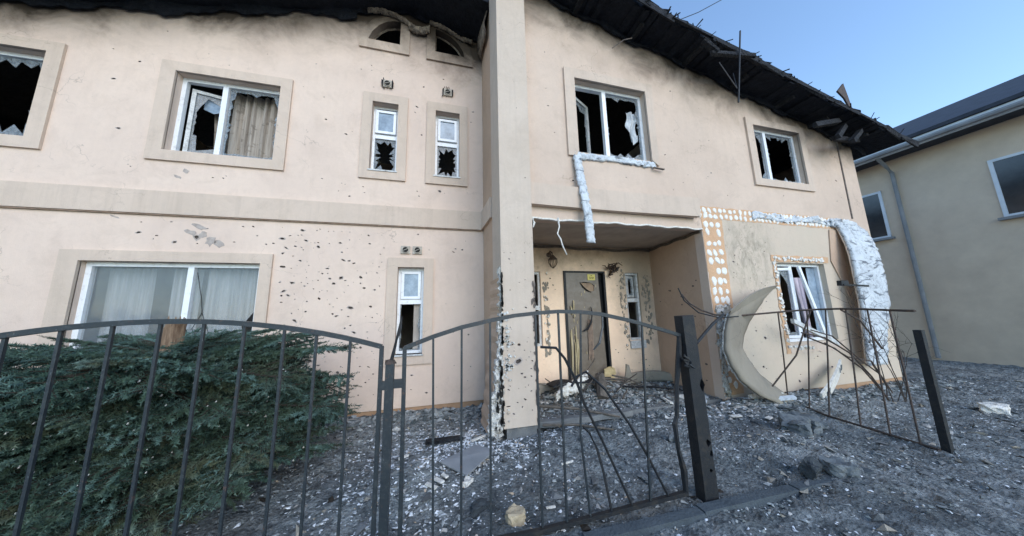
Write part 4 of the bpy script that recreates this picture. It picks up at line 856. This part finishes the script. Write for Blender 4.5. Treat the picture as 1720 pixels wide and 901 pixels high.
MB().prism([(2.04, -1.5), (2.15, -1.5), (2.12, -.2), (2.02, -.2)], 2.03, 2.04).build('post_inside', 'duct_dark', Pp)
mb = MB()
for k in range(9): p = Vector((2.0, 1.99, -.42)); q = p + Vector((random.uniform(-.06, .09), random.uniform(-.03, .01), random.uniform(-.07, .07))); mb.tube([p + Vector((random.uniform(-.02, .02), 0, random.uniform(-.05, .05))), q], [.018, .006], 5, .3)
mb.build('torn_hinge', 'metal_burnt', Pp)
Pp = thing('fence_post', (5.0, 1.92, GZ), 'square black fence post beyond the wrecked section, near the right edge', 'fence post', 'black metal fence posts')
MB().box(4.97, 5.03, 1.89, 1.95, -1.6, -.28).build('post', 'metal_burnt', Pp)
# right section: pushed back towards the house
Rp = thing('metal_fence', (5.3, 3.0, GZ), 'wrecked fence panel with thin crooked bars pushed back towards the house', 'fence', 'arched metal fence sections')
tr_ = [(3.50, 3.45, .22), (3.60, 3.42, .08), (3.75, 3.38, -.02), (3.95, 3.35, -.09), (4.33, 3.32, -.115), (4.9, 3.25, -.085), (5.2, 3.1, -.06), (5.35, 2.95, -.05), (5.4, 2.7, -.045), (5.35, 2.45, -.055), (5.25, 2.2, -.07), (5.1, 1.95, -.08)]
MB().tube([(2.18, 2.05, -.29), (2.55, 2.2, -.15), (2.80, 2.28, -.06)], .014, 5).build('brace', 'metal_burnt', Rp)
MB().tube(tr_, .014, 5).build('top_rail', 'rust_metal', Rp)
br_ = [(5.45, 3.6, -1.42), (5.18, 3.15, -1.44), (5.08, 2.9, -1.45), (5.03, 2.5, -1.46), (4.98, 2.1, -1.47), (4.95, 1.95, -1.47)]
MB().tube(br_, .014, 5).build('bottom_rail', 'rust_metal', Rp)
for t in ((5.02, 3.22, -.08, 5.28, 3.45, -1.42), (5.30, 3.02, -.055, 5.16, 3.12, -1.43), (5.38, 2.85, -.05, 5.07, 2.86, -1.45), (5.40, 2.65, -.05, 5.03, 2.55, -1.46), (5.34, 2.42, -.055, 5.0, 2.3, -1.46), (5.26, 2.2, -.07, 4.97, 2.08, -1.47)):
    MB().tube([t[:3], ((t[0] + t[3]) / 2 + .01, (t[1] + t[4]) / 2, (t[2] + t[5]) / 2), t[3:]], .0095, 5).build('bar', 'rust_metal', Rp)
MB().tube([(5.30, 2.98, -.07), (5.05, 3.1, -.70), (4.78, 3.3, -1.15)], .011, 5).build('bar', 'rust_metal', Rp, label='loose bar crossing the others diagonally')
for pts in ([(4.9, 2.9, -.36), (5.25, 2.85, -.44), (5.6, 2.8, -.66), (5.85, 2.75, -.98), (6.0, 2.7, -1.3)], [(5.1, 2.95, -.44), (5.5, 2.9, -.60), (5.9, 2.85, -.90), (6.1, 2.8, -1.2)], [(5.5, 2.75, -.06), (5.8, 2.72, -.22), (6.1, 2.7, -.62)]):
    MB().tube(pts, .011, 5, .1).build('bar', 'rust_metal', Rp, label='bar bent over in a long curve')
for k in range(2):
    x0 = random.uniform(4.7, 5.3); y0 = random.uniform(2.6, 3.2); z0 = random.uniform(-.5, -.1)
    MB().tube([(x0, y0, z0), (x0 + .3, y0 - .05, z0 - random.uniform(.05, .2)), (x0 + .65, y0 - .1, z0 - random.uniform(.25, .5)), (x0 + random.uniform(.8, 1.2), y0 - .1, z0 - random.uniform(.6, .9))], .009, 5, .15).build('bar', 'rust_metal', Rp, label='bar bent over in a long curve')
o = MB().tube([(3.30, 3.3, .30), (3.36, 3.28, .12), (3.55, 3.25, -.05), (3.85, 3.2, -.13), (4.2, 3.2, -.12)], .009, 5).build('bent_wire', 'metal_burnt', None, (3.7, 3.3, -.13)); tag(o, 'dark wire curling up beside the porch side wall', 'wire')
o = MB().slab(lambda u, v: (5.55 + .95 * u, 3.35, -.26 - .40 * u + .07 * v), 10, 1, .05).build('fallen_sash_rail', 'pvc_dirty', None, (6.0, 3.3, -.6)); tag(o, 'dirty white window rail hanging diagonally out of the lower right window', 'window rail')

# ================================================================== VEGETATION
def needle_twig(mb_v, mb_f, p, d, L, nn, nl, rr):
    """needles as single triangles all round a shoot"""
    d = d.normalized(); a = d.orthogonal().normalized(); b = d.cross(a)
    for k in range(nn):
        t = (k + rr.random()) / nn; th = rr.uniform(0, 6.283); q = p + d * (L * t); out = (a * math.cos(th) + b * math.sin(th)) * .95 + d * rr.uniform(.25, .7)
        out.normalize(); tip = q + out * nl * rr.uniform(.7, 1.1) * (1 - .3 * t); sdv = out.cross(d).normalized() * nl * .12
        i = len(mb_v); mb_v += [q - sdv, q + sdv, tip]; mb_f.append((i, i + 1, i + 2))
def bough_mesh(seed):
    rr = random.Random(seed); V, Fc, = [], []; st = MB()
    L = 1.0; main = []
    for k in range(9): t = k / 8; main.append(Vector((t, .03 * math.sin(t * 5 + seed), .10 * t - .20 * t * t + .06 * t ** 4)))
    st.tube(main, [.014 * (1 - .8 * k / 8) for k in range(9)], 5)
    def at(t): i = min(int(t * 8), 7); return main[i].lerp(main[i + 1], t * 8 - i)
    for k in range(32):
        t = .16 + .82 * (k + rr.uniform(-.4, .4)) / 32; s_ = 1 if k % 2 else -1; p = at(t); SL = (.38 * (1 - t) + .09) * rr.uniform(.5, 1.3)
        d = Vector((.75, s_ * .75, rr.uniform(-.25, .12))).normalized(); end = p + d * SL + Vector((0, 0, -.10 * SL))
        st.tube([p, end], [.005, .002], 4); needle_twig(V, Fc, p, end - p, SL, int(80 * SL / .3), .03, rr)
        m = int(SL / .055)
        for q in range(m):
            tt = .2 + .8 * q / m; pp = p.lerp(end, tt); s2 = 1 if q % 2 else -1
            dd = Vector((d.x * .7 - s2 * d.y * .7, d.y * .7 + s2 * d.x * .7, rr.uniform(-.35, .15))).normalized(); l2 = (.12 * (1 - tt) + .045) * rr.uniform(.8, 1.2)
            needle_twig(V, Fc, pp, dd, l2, int(34 * l2 / .1), .027, rr)
    needle_twig(V, Fc, at(.6), at(1) - at(.6), .42, 90, .026, rr)
    me = bpy.data.meshes.new('bough'); nv = len(st.v); me.from_pydata([tuple(v) for v in st.v] + [tuple(v) for v in V], [], st.f + [tuple(i + nv for i in f) for f in Fc])
    me.materials.append(M['bark_grey']); me.materials.append(M['needles']); mi = np.ones(len(me.polygons), int); mi[:len(st.f)] = 0; me.polygons.foreach_set('material_index', mi); me.update(); return me
BM = [bough_mesh(s) for s in range(9)]
TX, TY = -2.36, 3.42
S = thing('spruce_tree', (TX, TY, -1.5), 'low spreading blue green spruce with a snapped top behind the left fence panel', 'spruce')
MB().tube([(TX, TY, -1.6), (TX + .01, TY, -1.0), (TX, TY, -.5), (TX, TY, -.22)], [.10, .09, .075, .07], 10, .06).build('trunk', 'bark', S)
st = MB(); st.tube([(TX, TY, -.30), (TX, TY, -.05), (TX + .01, TY, .0)], [.075, .07, .066], 12, .12)
for k in range(12): t = k * .52; st.tube([(TX + .05 * math.cos(t), TY + .05 * math.sin(t), -.02), (TX + .055 * math.cos(t), TY + .055 * math.sin(t), random.uniform(.01, .06))], [.018, .003], 4)
st.build('snapped_top', 'split_wood', S, label='pale splintered stub of the broken trunk')
def put_bough(root, px, py, z, az, el, L, roll=0):
    o = link('bough', random.choice(BM), root); o.location = Vector((px, py, z)) - wloc(root); o.rotation_euler = (roll, -el, az); o.scale = (L, L * random.uniform(.85, 1.15), L * random.uniform(.8, 1.2)); return o
nb = 118
for k in range(nb):
    f_ = k / nb; z = -1.28 + 1.02 * f_ + random.uniform(-.05, .05); az = k * 2.39996 + random.uniform(-.35, .35)
    L = (1.52 - .12 * f_) * random.choice((random.uniform(.86, 1.1), random.uniform(.55, .9))); dx, dy = math.cos(az), math.sin(az)
    if dy < -.2: L = min(L, 1.26 / max(-dy, .3) * random.uniform(.8, 1))
    if dy > .4: L = min(L, 1.4)
    if dx > .4: L *= .92
    put_bough(S, TX, TY, z, az, random.uniform(-.10, .20) + (.04 if f_ > .8 else 0), L, random.uniform(-.5, .5))
for k in range(36):      # low skirt reaching over the ground
    az = random.uniform(-1.35, .55) if k < 27 else random.uniform(-2.6, -1.3); L = random.uniform(1.0, 1.5); dy = math.sin(az)
    if dy < -.2: L = min(L, 1.28 / -dy)
    put_bough(S, TX, TY, random.uniform(-1.30, -.95), az, random.uniform(.0, .10), L, random.uniform(-.4, .4))
put_bough(S, TX, TY, -.38, -.12, .10, 1.55); put_bough(S, TX, TY, -.75, -.25, .02, 1.58); put_bough(S, TX, TY, -.62, .1, .05, 1.5)
for k in range(16):      # short upper shoots
    az = random.uniform(0, 6.28); put_bough(S, TX + .1 * math.cos(az), TY + .1 * math.sin(az), random.uniform(-.45, -.25), az, random.uniform(.1, .35), random.uniform(.5, .9), random.uniform(-.3, .3))
S2 = thing('spruce_tree', (-5.3, 3.6, -1.5), 'second spruce at the far left edge of the yard', 'spruce')
MB().tube([(-5.3, 3.6, -1.6), (-5.3, 3.6, -.1)], [.09, .03], 8, .06).build('trunk', 'bark', S2)
for k in range(80):
    f_ = k / 80; az = k * 2.39996; L = (1.35 - .75 * f_) * random.uniform(.85, 1.1)
    if math.sin(az) < -.3: L = min(L, 1.2)
    put_bough(S2, -5.3, 3.6, -1.35 + 1.35 * f_, az, random.uniform(0, .2) + .4 * (f_ > .9), L)
# bare shrub at the right
B = thing('bare_shrub', (7.0, 3.0, -1.47), 'leafless twiggy shrub in front of the lower right window and foam board', 'shrub')
mb = MB()
def twig(p, d, L, r, dep):
    pts = [p]; q = p.copy(); dd = d.copy()
    for k in range(5): dd = (dd + Vector([random.uniform(-.18, .18) for _ in range(3)])).normalized(); q = q + dd * L / 5; pts.append(q.copy())
    mb.tube(pts, [r * (1 - .12 * k) for k in range(6)], 4)
    if dep:
        for k in range(random.randint(2, 4)):
            i = random.randint(2, 5); twig(pts[i], (dd + Vector([random.uniform(-.8, .8) for _ in range(3)])).normalized(), L * random.uniform(.4, .65), r * .6, dep - 1)
for k in range(6): twig(Vector((6.8 + random.uniform(-.15, .15), 3.0 + random.uniform(-.1, .1), -1.47)), Vector((random.uniform(-.45, .5), random.uniform(-.2, .12), 1)).normalized(), random.uniform(.8, 1.2), .008, 3)
mb.build('branches', 'twig', B)

# ================================================================== NEIGHBOUR, RIGHT EDGE
N = thing('neighbour_house', (12.6, 5, -1.47), 'pale neighbouring house with white eave board beyond the right corner', 'house')
MB().box(12.6, 12.8, 1.2, 16, -1.7, 4.1).build('wall', 'neighbour_wall', N)
MB().box(12.8, 20, 1.0, 1.2, -1.7, 4.1).build('wall', 'neighbour_wall', N)
for k in range(3):
    y0 = 2.0 + k * 2.9
    mb = MB()
    for a_ in (y0, y0 + .57, y0 + 1.14): mb.box(12.57, 12.63, a_, a_ + .06, 1.9, 3.3)
    for a_ in (1.9, 3.24): mb.box(12.575, 12.63, y0, y0 + 1.2, a_, a_ + .06)
    f = mb.build('window', 'neighbour_white', N); MB().box(12.592, 12.6, y0 + .05, y0 + 1.15, 1.95, 3.25).build('pane', 'glass_night', f)
    MB().box(12.48, 12.62, y0 - .06, y0 + 1.26, 1.84, 1.9).build('sill', 'panel_grey', f)
MB().tube([(12.0, 4.6, 4.1), (12.3, 4.6, 3.9), (12.54, 4.6, 3.7), (12.54, 4.6, -1.4)], .045, 8).build('downpipe', 'panel_grey', N)
MB().tube([(11.9, .6, 4.14), (11.9, 16.5, 4.14)], .06, 8).build('gutter', 'panel_grey', N)
MB().box(11.95, 12.05, .6, 16.5, 4.07, 4.27).build('eave_board', 'neighbour_white', N)
MB().box(12.05, 12.62, .6, 16.5, 4.1, 4.15).build('soffit', 'neighbour_roof', N)
MB().add([(11.9, .5, 4.28), (11.9, 16.6, 4.28), (16, .5, 6.25), (16, 16.6, 6.25), (20, .5, 4.28), (20, 16.6, 4.28), (11.9, .5, 4.37), (11.9, 16.6, 4.37), (16, .5, 6.35), (16, 16.6, 6.35), (20, .5, 4.37), (20, 16.6, 4.37)], [(0, 2, 3, 1), (2, 4, 5, 3), (6, 7, 9, 8), (8, 9, 11, 10), (0, 6, 8, 2), (2, 8, 10, 4), (0, 1, 7, 6)]).build('roof', 'neighbour_roof', N)
MB().add([(12.62, 1.0, 4.1), (20, 1.0, 4.1), (16, 1.0, 6.2), (12.62, 1.2, 4.1), (20, 1.2, 4.1), (16, 1.2, 6.2)], [(0, 1, 2), (5, 4, 3), (0, 2, 5, 3), (1, 4, 5, 2)]).build('gable', 'neighbour_wall', N)

# ================================================================== DEBRIS
def shards(name, mat, n, region, smin, smax, flat, label, power=2.6, gaussian=None, zoff=0):
    """irregular chips lying on the ground, built in one mesh"""
    x0, x1, y0, y1 = region; X = rng.uniform(x0, x1, n); Y = rng.uniform(y0, y1, n)
    if gaussian is not None:
        gx, gy, sx, sy = gaussian; X = rng.normal(gx, sx, n); Y = rng.normal(gy, sy, n)
    if gaussian is None:      # clump the pieces: some patches bare, some heaped
        dn = .5 + .28 * np.sin(X * 2.3 + 1.7 * np.sin(Y * 1.9) + len(name)) + .28 * np.sin(Y * 3.7 + 1.3 * np.sin(X * 3.1)) + .2 * np.sin(X * 7.1 + Y * 5.3) + .5 * np.exp(-((Y - 3.55) / .5) ** 2)
        kp = rng.random(n) < np.clip(dn, .07, 1); X, Y = X[kp], Y[kp]; n = len(X)
    ok = ~((X < .80) & (Y > 4.98)) & ~((X > .78) & (X < 1.27) & (Y > 3.58)) & ~((X > 4.36) & (Y > 3.70)) & (Y < 5.18); X, Y = X[ok], Y[ok]; n = len(X)
    Sz = smin + (smax - smin) * rng.random(n) ** power
    base = np.array([[1, 0, 0], [-1, 0, 0], [0, 1, 0], [0, -1, 0], [0, 0, 1], [0, 0, -1]], float)
    P = base[None] * rng.uniform(.45, 1.15, (n, 6, 1)) + rng.normal(0, .22, (n, 6, 3)); P[:, :, 2] *= flat * rng.uniform(.6, 1.4, (n, 1)); P[:, :, 0] *= rng.uniform(.7, 1.9, (n, 1))
    A = rng.uniform(0, 6.283, n); T = rng.normal(0, .35, n); c, s_ = np.cos(T)[:, None], np.sin(T)[:, None]
    y, z = P[:, :, 1] * c - P[:, :, 2] * s_, P[:, :, 1] * s_ + P[:, :, 2] * c; P = np.stack([P[:, :, 0], y, z], -1)
    c, s_ = np.cos(A)[:, None], np.sin(A)[:, None]; P = np.stack([P[:, :, 0] * c - P[:, :, 1] * s_, P[:, :, 0] * s_ + P[:, :, 1] * c, P[:, :, 2]], -1) * Sz[:, None, None]
    zz = gh(X, Y); inp = (X > 1.25) & (X < 4.4) & (Y > 3.78); zz = np.where(inp, np.maximum(zz, -1.40), zz)
    P += np.stack([X, Y, zz + Sz * flat * .35 + zoff], -1)[:, None, :]
    F = np.array([[0, 2, 4], [2, 1, 4], [1, 3, 4], [3, 0, 4], [2, 0, 5], [1, 2, 5], [3, 1, 5], [0, 3, 5]]); FF = (F[None] + (np.arange(n) * 6)[:, None, None]).reshape(-1, 3)
    me = bpy.data.meshes.new(name); me.from_pydata(P.reshape(-1, 3).tolist(), [], FF.tolist()); me.materials.append(M[mat]); me.update()
    return tag(link(name, me), label, 'rubble', None, 'stuff')
YARD = (-4.5, 10.5, 1.0, 5.1)
shards('dark_rubble', 'rubble_bits', 42000, YARD, .004, .024, .5, 'dark soot covered rubble spread over the whole yard')
shards('coarse_rubble', 'mixed_rubble', 3400, YARD, .012, .055, .5, 'larger lumps of grey and beige rubble scattered over the yard', 2.6)
shards('pale_fragments', 'pale_bits', 34000, YARD, .002, .016, .35, 'small pale foam and plaster crumbs scattered over the dark ground', 2.6)
shards('foam_crumbs', 'pale_bits', 2600, YARD, .004, .024, .45, 'heap of white crumbs at the foot of the pillar', 2, (.55, 3.55, .38, .28))
shards('foam_crumbs', 'pale_bits', 2600, YARD, .003, .02, .4, 'white crumbs strewn between the spruce and the pillar', 2, (-.1, 3.1, .5, .7))
shards('wall_foot_rubble', 'rubble_bits', 2600, YARD, .008, .06, .6, 'dark rubble heaped along the foot of the left wall', 2.2, (-.8, 4.75, 1.4, .16))
shards('wall_foot_rubble', 'rubble_bits', 1600, YARD, .008, .06, .6, 'dark rubble heaped along the foot of the right wall', 2.2, (6.5, 3.45, 1.4, .15))
shards('plaster_chunks', 'plaster_bits', 1500, YARD, .012, .04, .4, 'pale chunks of plaster and foam lying on the rubble', 2.4)
shards('plaster_chunks', 'plaster_bits', 420, YARD, .012, .06, .4, 'pale plaster pieces heaped by the right wall and curled trim', 2, (4.9, 3.45, .9, .16))
shards('plaster_chunks', 'plaster_bits', 240, YARD, .012, .06, .4, 'pale plaster pieces on the porch heap', 2, (2.5, 4.5, .7, .25), .03)
shards('porch_rubble', 'rubble_bits', 3600, YARD, .008, .05, .6, 'rubble piled on the porch in front of the door', 2.5, (2.7, 4.55, .8, .33), .01)
shards('wall_foot_rubble', 'pale_bits', 900, YARD, .005, .035, .45, 'pale debris along the foot of the right wall', 2, (5.0, 3.5, .7, .12))
# glints of glass caught in the spruce
n_ = 620; mb = MB()
for k in range(n_):
    az = random.uniform(0, 6.28); r = 1.3 * math.sqrt(random.random()); x, y = TX + r * math.cos(az), TY + r * math.sin(az) * .85; z = random.uniform(-1.1, -.25) - .1 * r; s_ = random.uniform(.004, .012)
    mb.add([(x - s_, y, z), (x + s_, y - s_, z + s_ * .5), (x, y + s_, z + s_), (x, y, z + s_ * 1.6)], [(0, 1, 2), (0, 1, 3), (1, 2, 3), (0, 2, 3)])
tag(mb.build('glass_fragments', 'foam_clean', None, (TX, TY, -1.2)), 'bright crumbs of glass and foam caught in the spruce boughs', 'fragments', None, 'stuff')
def chunk(name, x, y, sx, sy, sz, mat, label, cat, rz=0, tilt=0, j=.25, z=None, group=None):
    mb = MB(); zz = float(gh(x, y)) if z is None else z
    bm = bmesh.new(); bmesh.ops.create_icosphere(bm, subdivisions=3, radius=1)
    cube = lambda t: max(-1, min(1, t * 1.5))
    rs = random.Random(int(x * 1000 + y * 77)); ph = [rs.uniform(0, 6) for _ in range(3)]
    vs = []
    for v in bm.verts:
        p = Vector((cube(v.co.x), cube(v.co.y), cube(v.co.z))); k = 1 + 1.3 * j * math.sin(3 * p.x + ph[0]) * math.sin(2.5 * p.y + ph[1]) + rs.uniform(-.10, .10); vs.append(Vector((p.x * sx * k, p.y * sy * k, p.z * sz * k)))
    Rm = Matrix.Rotation(rz, 3, 'Z') @ Matrix.Rotation(tilt, 3, 'X'); fs = [tuple(v.index for v in f.verts) for f in bm.faces]; bm.free()
    vs = [Rm @ v for v in vs]; lo = min(v.z for v in vs); vs = [v + Vector((x, y, zz - lo - sz * .55)) for v in vs]
    mb.add(vs, fs); o = mb.build(name, mat, None, (x, y, zz)); tag(o, label, cat, group); return o
chunk('stone_block', .56, 2.2, .06, .05, .045, 'stone_beige', 'beige angular stone block lying inside the fence', 'stone', .3, .1, .1)
chunk('concrete_lump', 4.05, 2.62, .20, .12, .07, 'stone_grey', 'pale grey broken concrete lump right of the burnt post', 'concrete', .5)
chunk('concrete_lump', 4.5, 2.75, .16, .10, .06, 'stone_grey', 'second grey concrete lump behind the first, right of the burnt post', 'concrete', 1.2)
chunk('soil_clod', 3.15, 1.98, .07, .05, .06, 'stone_dark', 'dark upright clod right of the burnt post base', 'clod', .2, .4)
chunk('concrete_lump', 3.4, 1.92, .09, .08, .05, 'stone_grey', 'fist sized grey lump near the kerb at the right', 'concrete', 2.0)
chunk('soil_clod', .35, 2.42, .07, .05, .03, 'stone_dark', 'flat dark clod behind the beige stone block', 'clod', .2)
chunk('concrete_lump', 2.6, 2.9, .07, .05, .03, 'stone_grey', 'small grey lump between porch and burnt post', 'concrete', .9)
chunk('white_lump', .28, 2.75, .05, .03, .02, 'foam_clean', 'white lump in front of the pillar among dark rubble', 'foam lump', .9)
chunk('foam_block', 7.2, 2.3, .14, .1, .06, 'foam_clean', 'white foam block at the right edge of the yard', 'foam lump', .4)
def plate(name, pts, th, mat, label, cat, group=None):
    """flat piece lying on the ground; pts in x,y with height"""
    P3 = [Vector(p) for p in pts]; n_ = len(P3); mb = MB(); mb.add(P3 + [p + Vector((0, 0, th)) for p in P3], [tuple(range(n_))[::-1], tuple(range(n_, 2 * n_))] + [(i, (i + 1) % n_, n_ + (i + 1) % n_, n_ + i) for i in range(n_)])
    c = sum(P3, Vector()) / n_; o = mb.build(name, mat, None, tuple(c)); tag(o, label, cat, group); return o
g_ = lambda x, y, h=.01: (x, y, float(gh(x, y)) + h)
plate('board_sheet', [g_(.05, 3.05, .02), g_(.28, 2.80, .03), g_(.60, 3.12, .09), g_(.42, 3.32, .08)], .012, 'panel_grey', 'grey flat board lying tilted in front of the pillar', 'board')
plate('board_sheet', [g_(-.1, 3.7, .03), g_(.3, 3.66, .03), g_(.32, 3.58, .03), g_(-.1, 3.61, .02)], .03, 'charred_beam', 'short charred board near the pillar', 'board')
for i, (x, y, a, L, wd, lb) in enumerate([(-.02, 2.72, -.9, .13, .03, 'white plastic strip nearest the grey board'), (.04, 2.78, -.9, .10, .035, 'white plastic strip second from the grey board'), (.09, 2.84, -1.0, .08, .03, 'shortest white plastic strip near the grey board'), (.2, 3.72, .2, .22, .04, 'white foam strip lying before the left wall'), (.5, 3.62, .5, .2, .03, 'white foam strip at the foot of the pillar'), (1.25, 2.8, .1, .13, .012, 'thin white rod on the rubble behind the bent bars'), (-.3, 3.3, .5, .1, .03, 'pale strip just right of the fence post'), (.85, 2.25, -.1, .07, .012, 'small white splinter right of the beige stone'), (3.9, 3.2, -.2, .14, .05, 'white flake in front of the curled trim panel'), (4.2, 3.0, .2, .10, .05, 'white flake lying by the curled trim panel, nearer the street')]):
    u = Vector((math.cos(a), math.sin(a), .03)); v = Vector((-math.sin(a), math.cos(a), .05)); o = MB().obox(Vector(g_(x, y, .03)), u, v, (0, 0, 1), L / 2, wd / 2, .006, .003).build('white_strip', 'foam_clean', None, g_(x, y, .02)); tag(o, lb, 'strip', 'small white strips on the rubble')
# long white flakes at wall foot near the porch side wall
for i, (x, y, a, L, wd, lb) in enumerate([(4.85, 3.45, -.1, .55, .07, 'long white foam slat at the foot of the curled panel'), (4.9, 3.3, -.25, .45, .05, 'second white foam slat at the foot of the curled panel, nearer the street'), (3.95, 3.95, -.3, .4, .16, 'white foam sheet at the foot of the porch side wall'), (4.1, 3.85, .6, .28, .1, 'smaller white foam piece by the porch side wall'), (3.45, 3.9, 1.3, .26, .05, 'white slat leaning behind the twisted fence stile')]):
    u = Vector((math.cos(a), math.sin(a), .05)); v = Vector((-math.sin(a), math.cos(a), .3)).normalized(); o = MB().obox(Vector(g_(x, y, .07)), u, v, u.cross(v), L / 2, wd / 2, .012, .008).build('foam_strip', 'foam_white' if i % 2 else 'foam_clean', None, g_(x, y, .05)); tag(o, lb, 'foam strip', 'white foam pieces along the foot of the walls')
# wreckage on the porch
def arcpanel(cx, cy, z, r, a0, a1, h, mat, label, name='bent_trim', leanv=0.05, zf=None):
    return tag(MB().slab(lambda u, v: (cx + (r + leanv * v) * math.cos(a0 + (a1 - a0) * u), cy + (r + leanv * v) * math.sin(a0 + (a1 - a0) * u) * .5, z + h * v * (1 - .5 * abs(2 * u - 1) ** 3) + (zf(u) if zf else 0)), 26, 3, (.0, .02, .01)).build(name, mat, None, (cx, cy, z), True), label, 'bent trim')
arcpanel(3.98, 4.75, -1.40, .55, .25, 2.9, .20, 'plaster_curl', 'curved beige trim lying at the base of the porch right window')
arcpanel(1.85, 4.45, -1.38, .48, 1.2, 3.3, .22, 'plaster_curl', 'curved grey trim bowed up behind the pillar on the porch')
o = gstrip([(1.75, 4.25, -1.28), (1.95, 4.3, -1.20), (2.2, 4.35, -1.16), (2.4, 4.45, -1.08), (2.45, 4.5, -1.02)], [.12, .17, .19, .16, .1], .05, 3, 30, 5, .015, axis='z').build('torn_white_roll', 'foam_clean', None, (2.1, 4.35, -1.3), True); tag(o, 'torn white bundle of insulation on the porch by the pillar', 'insulation')
o = MB().slab(lambda u, v: (1.75 + .75 * u, 4.32 + .28 * v, -1.14 + .06 * u + .03 * math.sin(u * 6) - .02 * v), 14, 4, (0, 0, .02)).build('charred_board', 'charred_beam', None, (2.1, 4.4, -1.2)); tag(o, 'dark torn panel lying on the white insulation bundle', 'panel')
o = MB().tube([(2.55, 4.25, -1.36), (2.63, 4.4, -1.2), (2.70, 4.55, -1.08)], [.09, .085, .08], 10, .15).build('crumpled_duct', 'wood_grey', None, (2.6, 4.3, -1.38)); tag(o, 'crumpled grey tube end lying in front of the door', 'tube')
mb = MB()
for k in range(70):
    x, y = random.gauss(2.6, .75), random.gauss(4.6, .3)
    if not (1.3 < x < 4.3 and 3.9 < y < 5.1): continue
    p = Vector((x, y, max(float(gh(x, y)), -1.39) + random.uniform(.01, .07))); d = Vector((random.uniform(-1, 1), random.uniform(-.6, .6), random.uniform(-.15, .3))).normalized() * random.uniform(.06, .3)
    mb.bar(p, p + d, random.uniform(.008, .03), random.uniform(.006, .014), j=.003)
tag(mb.build('splinters', 'wood_grey', None, (2.6, 4.6, -1.38)), 'splintered wood and cladding scraps strewn over the porch', 'splinters', None, 'stuff')
rs = random.Random(4)
for i, (p, q, r, m, lb) in enumerate([((1.3, 3.95, -1.25), (2.4, 3.6, -1.40), .022, 'wood_grey', 'grey lath lying from the pillar foot across the porch edge'), ((2.1, 4.3, -1.3), (2.85, 4.9, -.85), .018, 'wood_grey', 'broken lath leaning up towards the door'), ((2.6, 4.9, -1.25), (3.3, 4.6, -1.2), .022, 'wood_grey', 'dark lath lying below the door'), ((3.1, 4.5, -1.28), (4.1, 4.2, -1.36), .02, 'charred_beam', 'long charred lath pointing at the curled trim'), ((3.1, 4.8, -1.15), (3.5, 4.5, -1.28), .018, 'wood_grey', 'short lath right of the door foot'), ((2.9, 4.4, -1.32), (3.6, 4.75, -1.15), .012, 'twig', 'thin stick crossing the rubble right of the door'), ((2.2, 4.2, -1.2), (2.75, 4.5, -1.0), .014, 'twig', 'thin stick over the white insulation'), ((1.3, 3.6, -1.38), (2.1, 3.3, -1.42), .018, 'wood_grey', 'lath on the ground right of the pillar')]):
    p, q = Vector(p), Vector(q); m_ = (p + q) / 2 + Vector((0, 0, .03)); o = MB().tube([p, m_, q], [r, r * .9, r * .6], 5, .2).build('broken_lath', m, None, tuple((p + q) / 2)); tag(o, lb, 'lath', 'broken laths on and near the porch')
o = MB().prism(torn([(3.06, -1.40), (3.33, -1.38), (3.32, -1.08), (3.20, -1.05), (3.10, -1.09)], .05, .02), 5.02, 5.05, j=.012).build('insulation_scrap', 'veneer_tan', None, (3.2, 5.0, -1.38)); tag(o, 'pale yellowish torn board propped at the foot of the door', 'board')
o = MB().prism([(3.42, -1.36), (3.62, -1.36), (3.60, -1.2), (3.56, -1.02), (3.50, -1.0), (3.48, -1.15)], 4.9, 4.93, j=.012).build('upright_scrap', 'plaster_curl', None, (3.5, 4.9, -1.38)); tag(o, 'narrow beige scrap standing right of the door', 'scrap')
o = MB().slab(lambda u, v: (1.15 + 1.5 * u, 3.66 + .10 * v, -1.44 + .006 * math.sin(u * 20)), 20, 2, (0, 0, .07)).build('porch_step', 'concrete', H)
print('objects', len(bpy.data.objects))
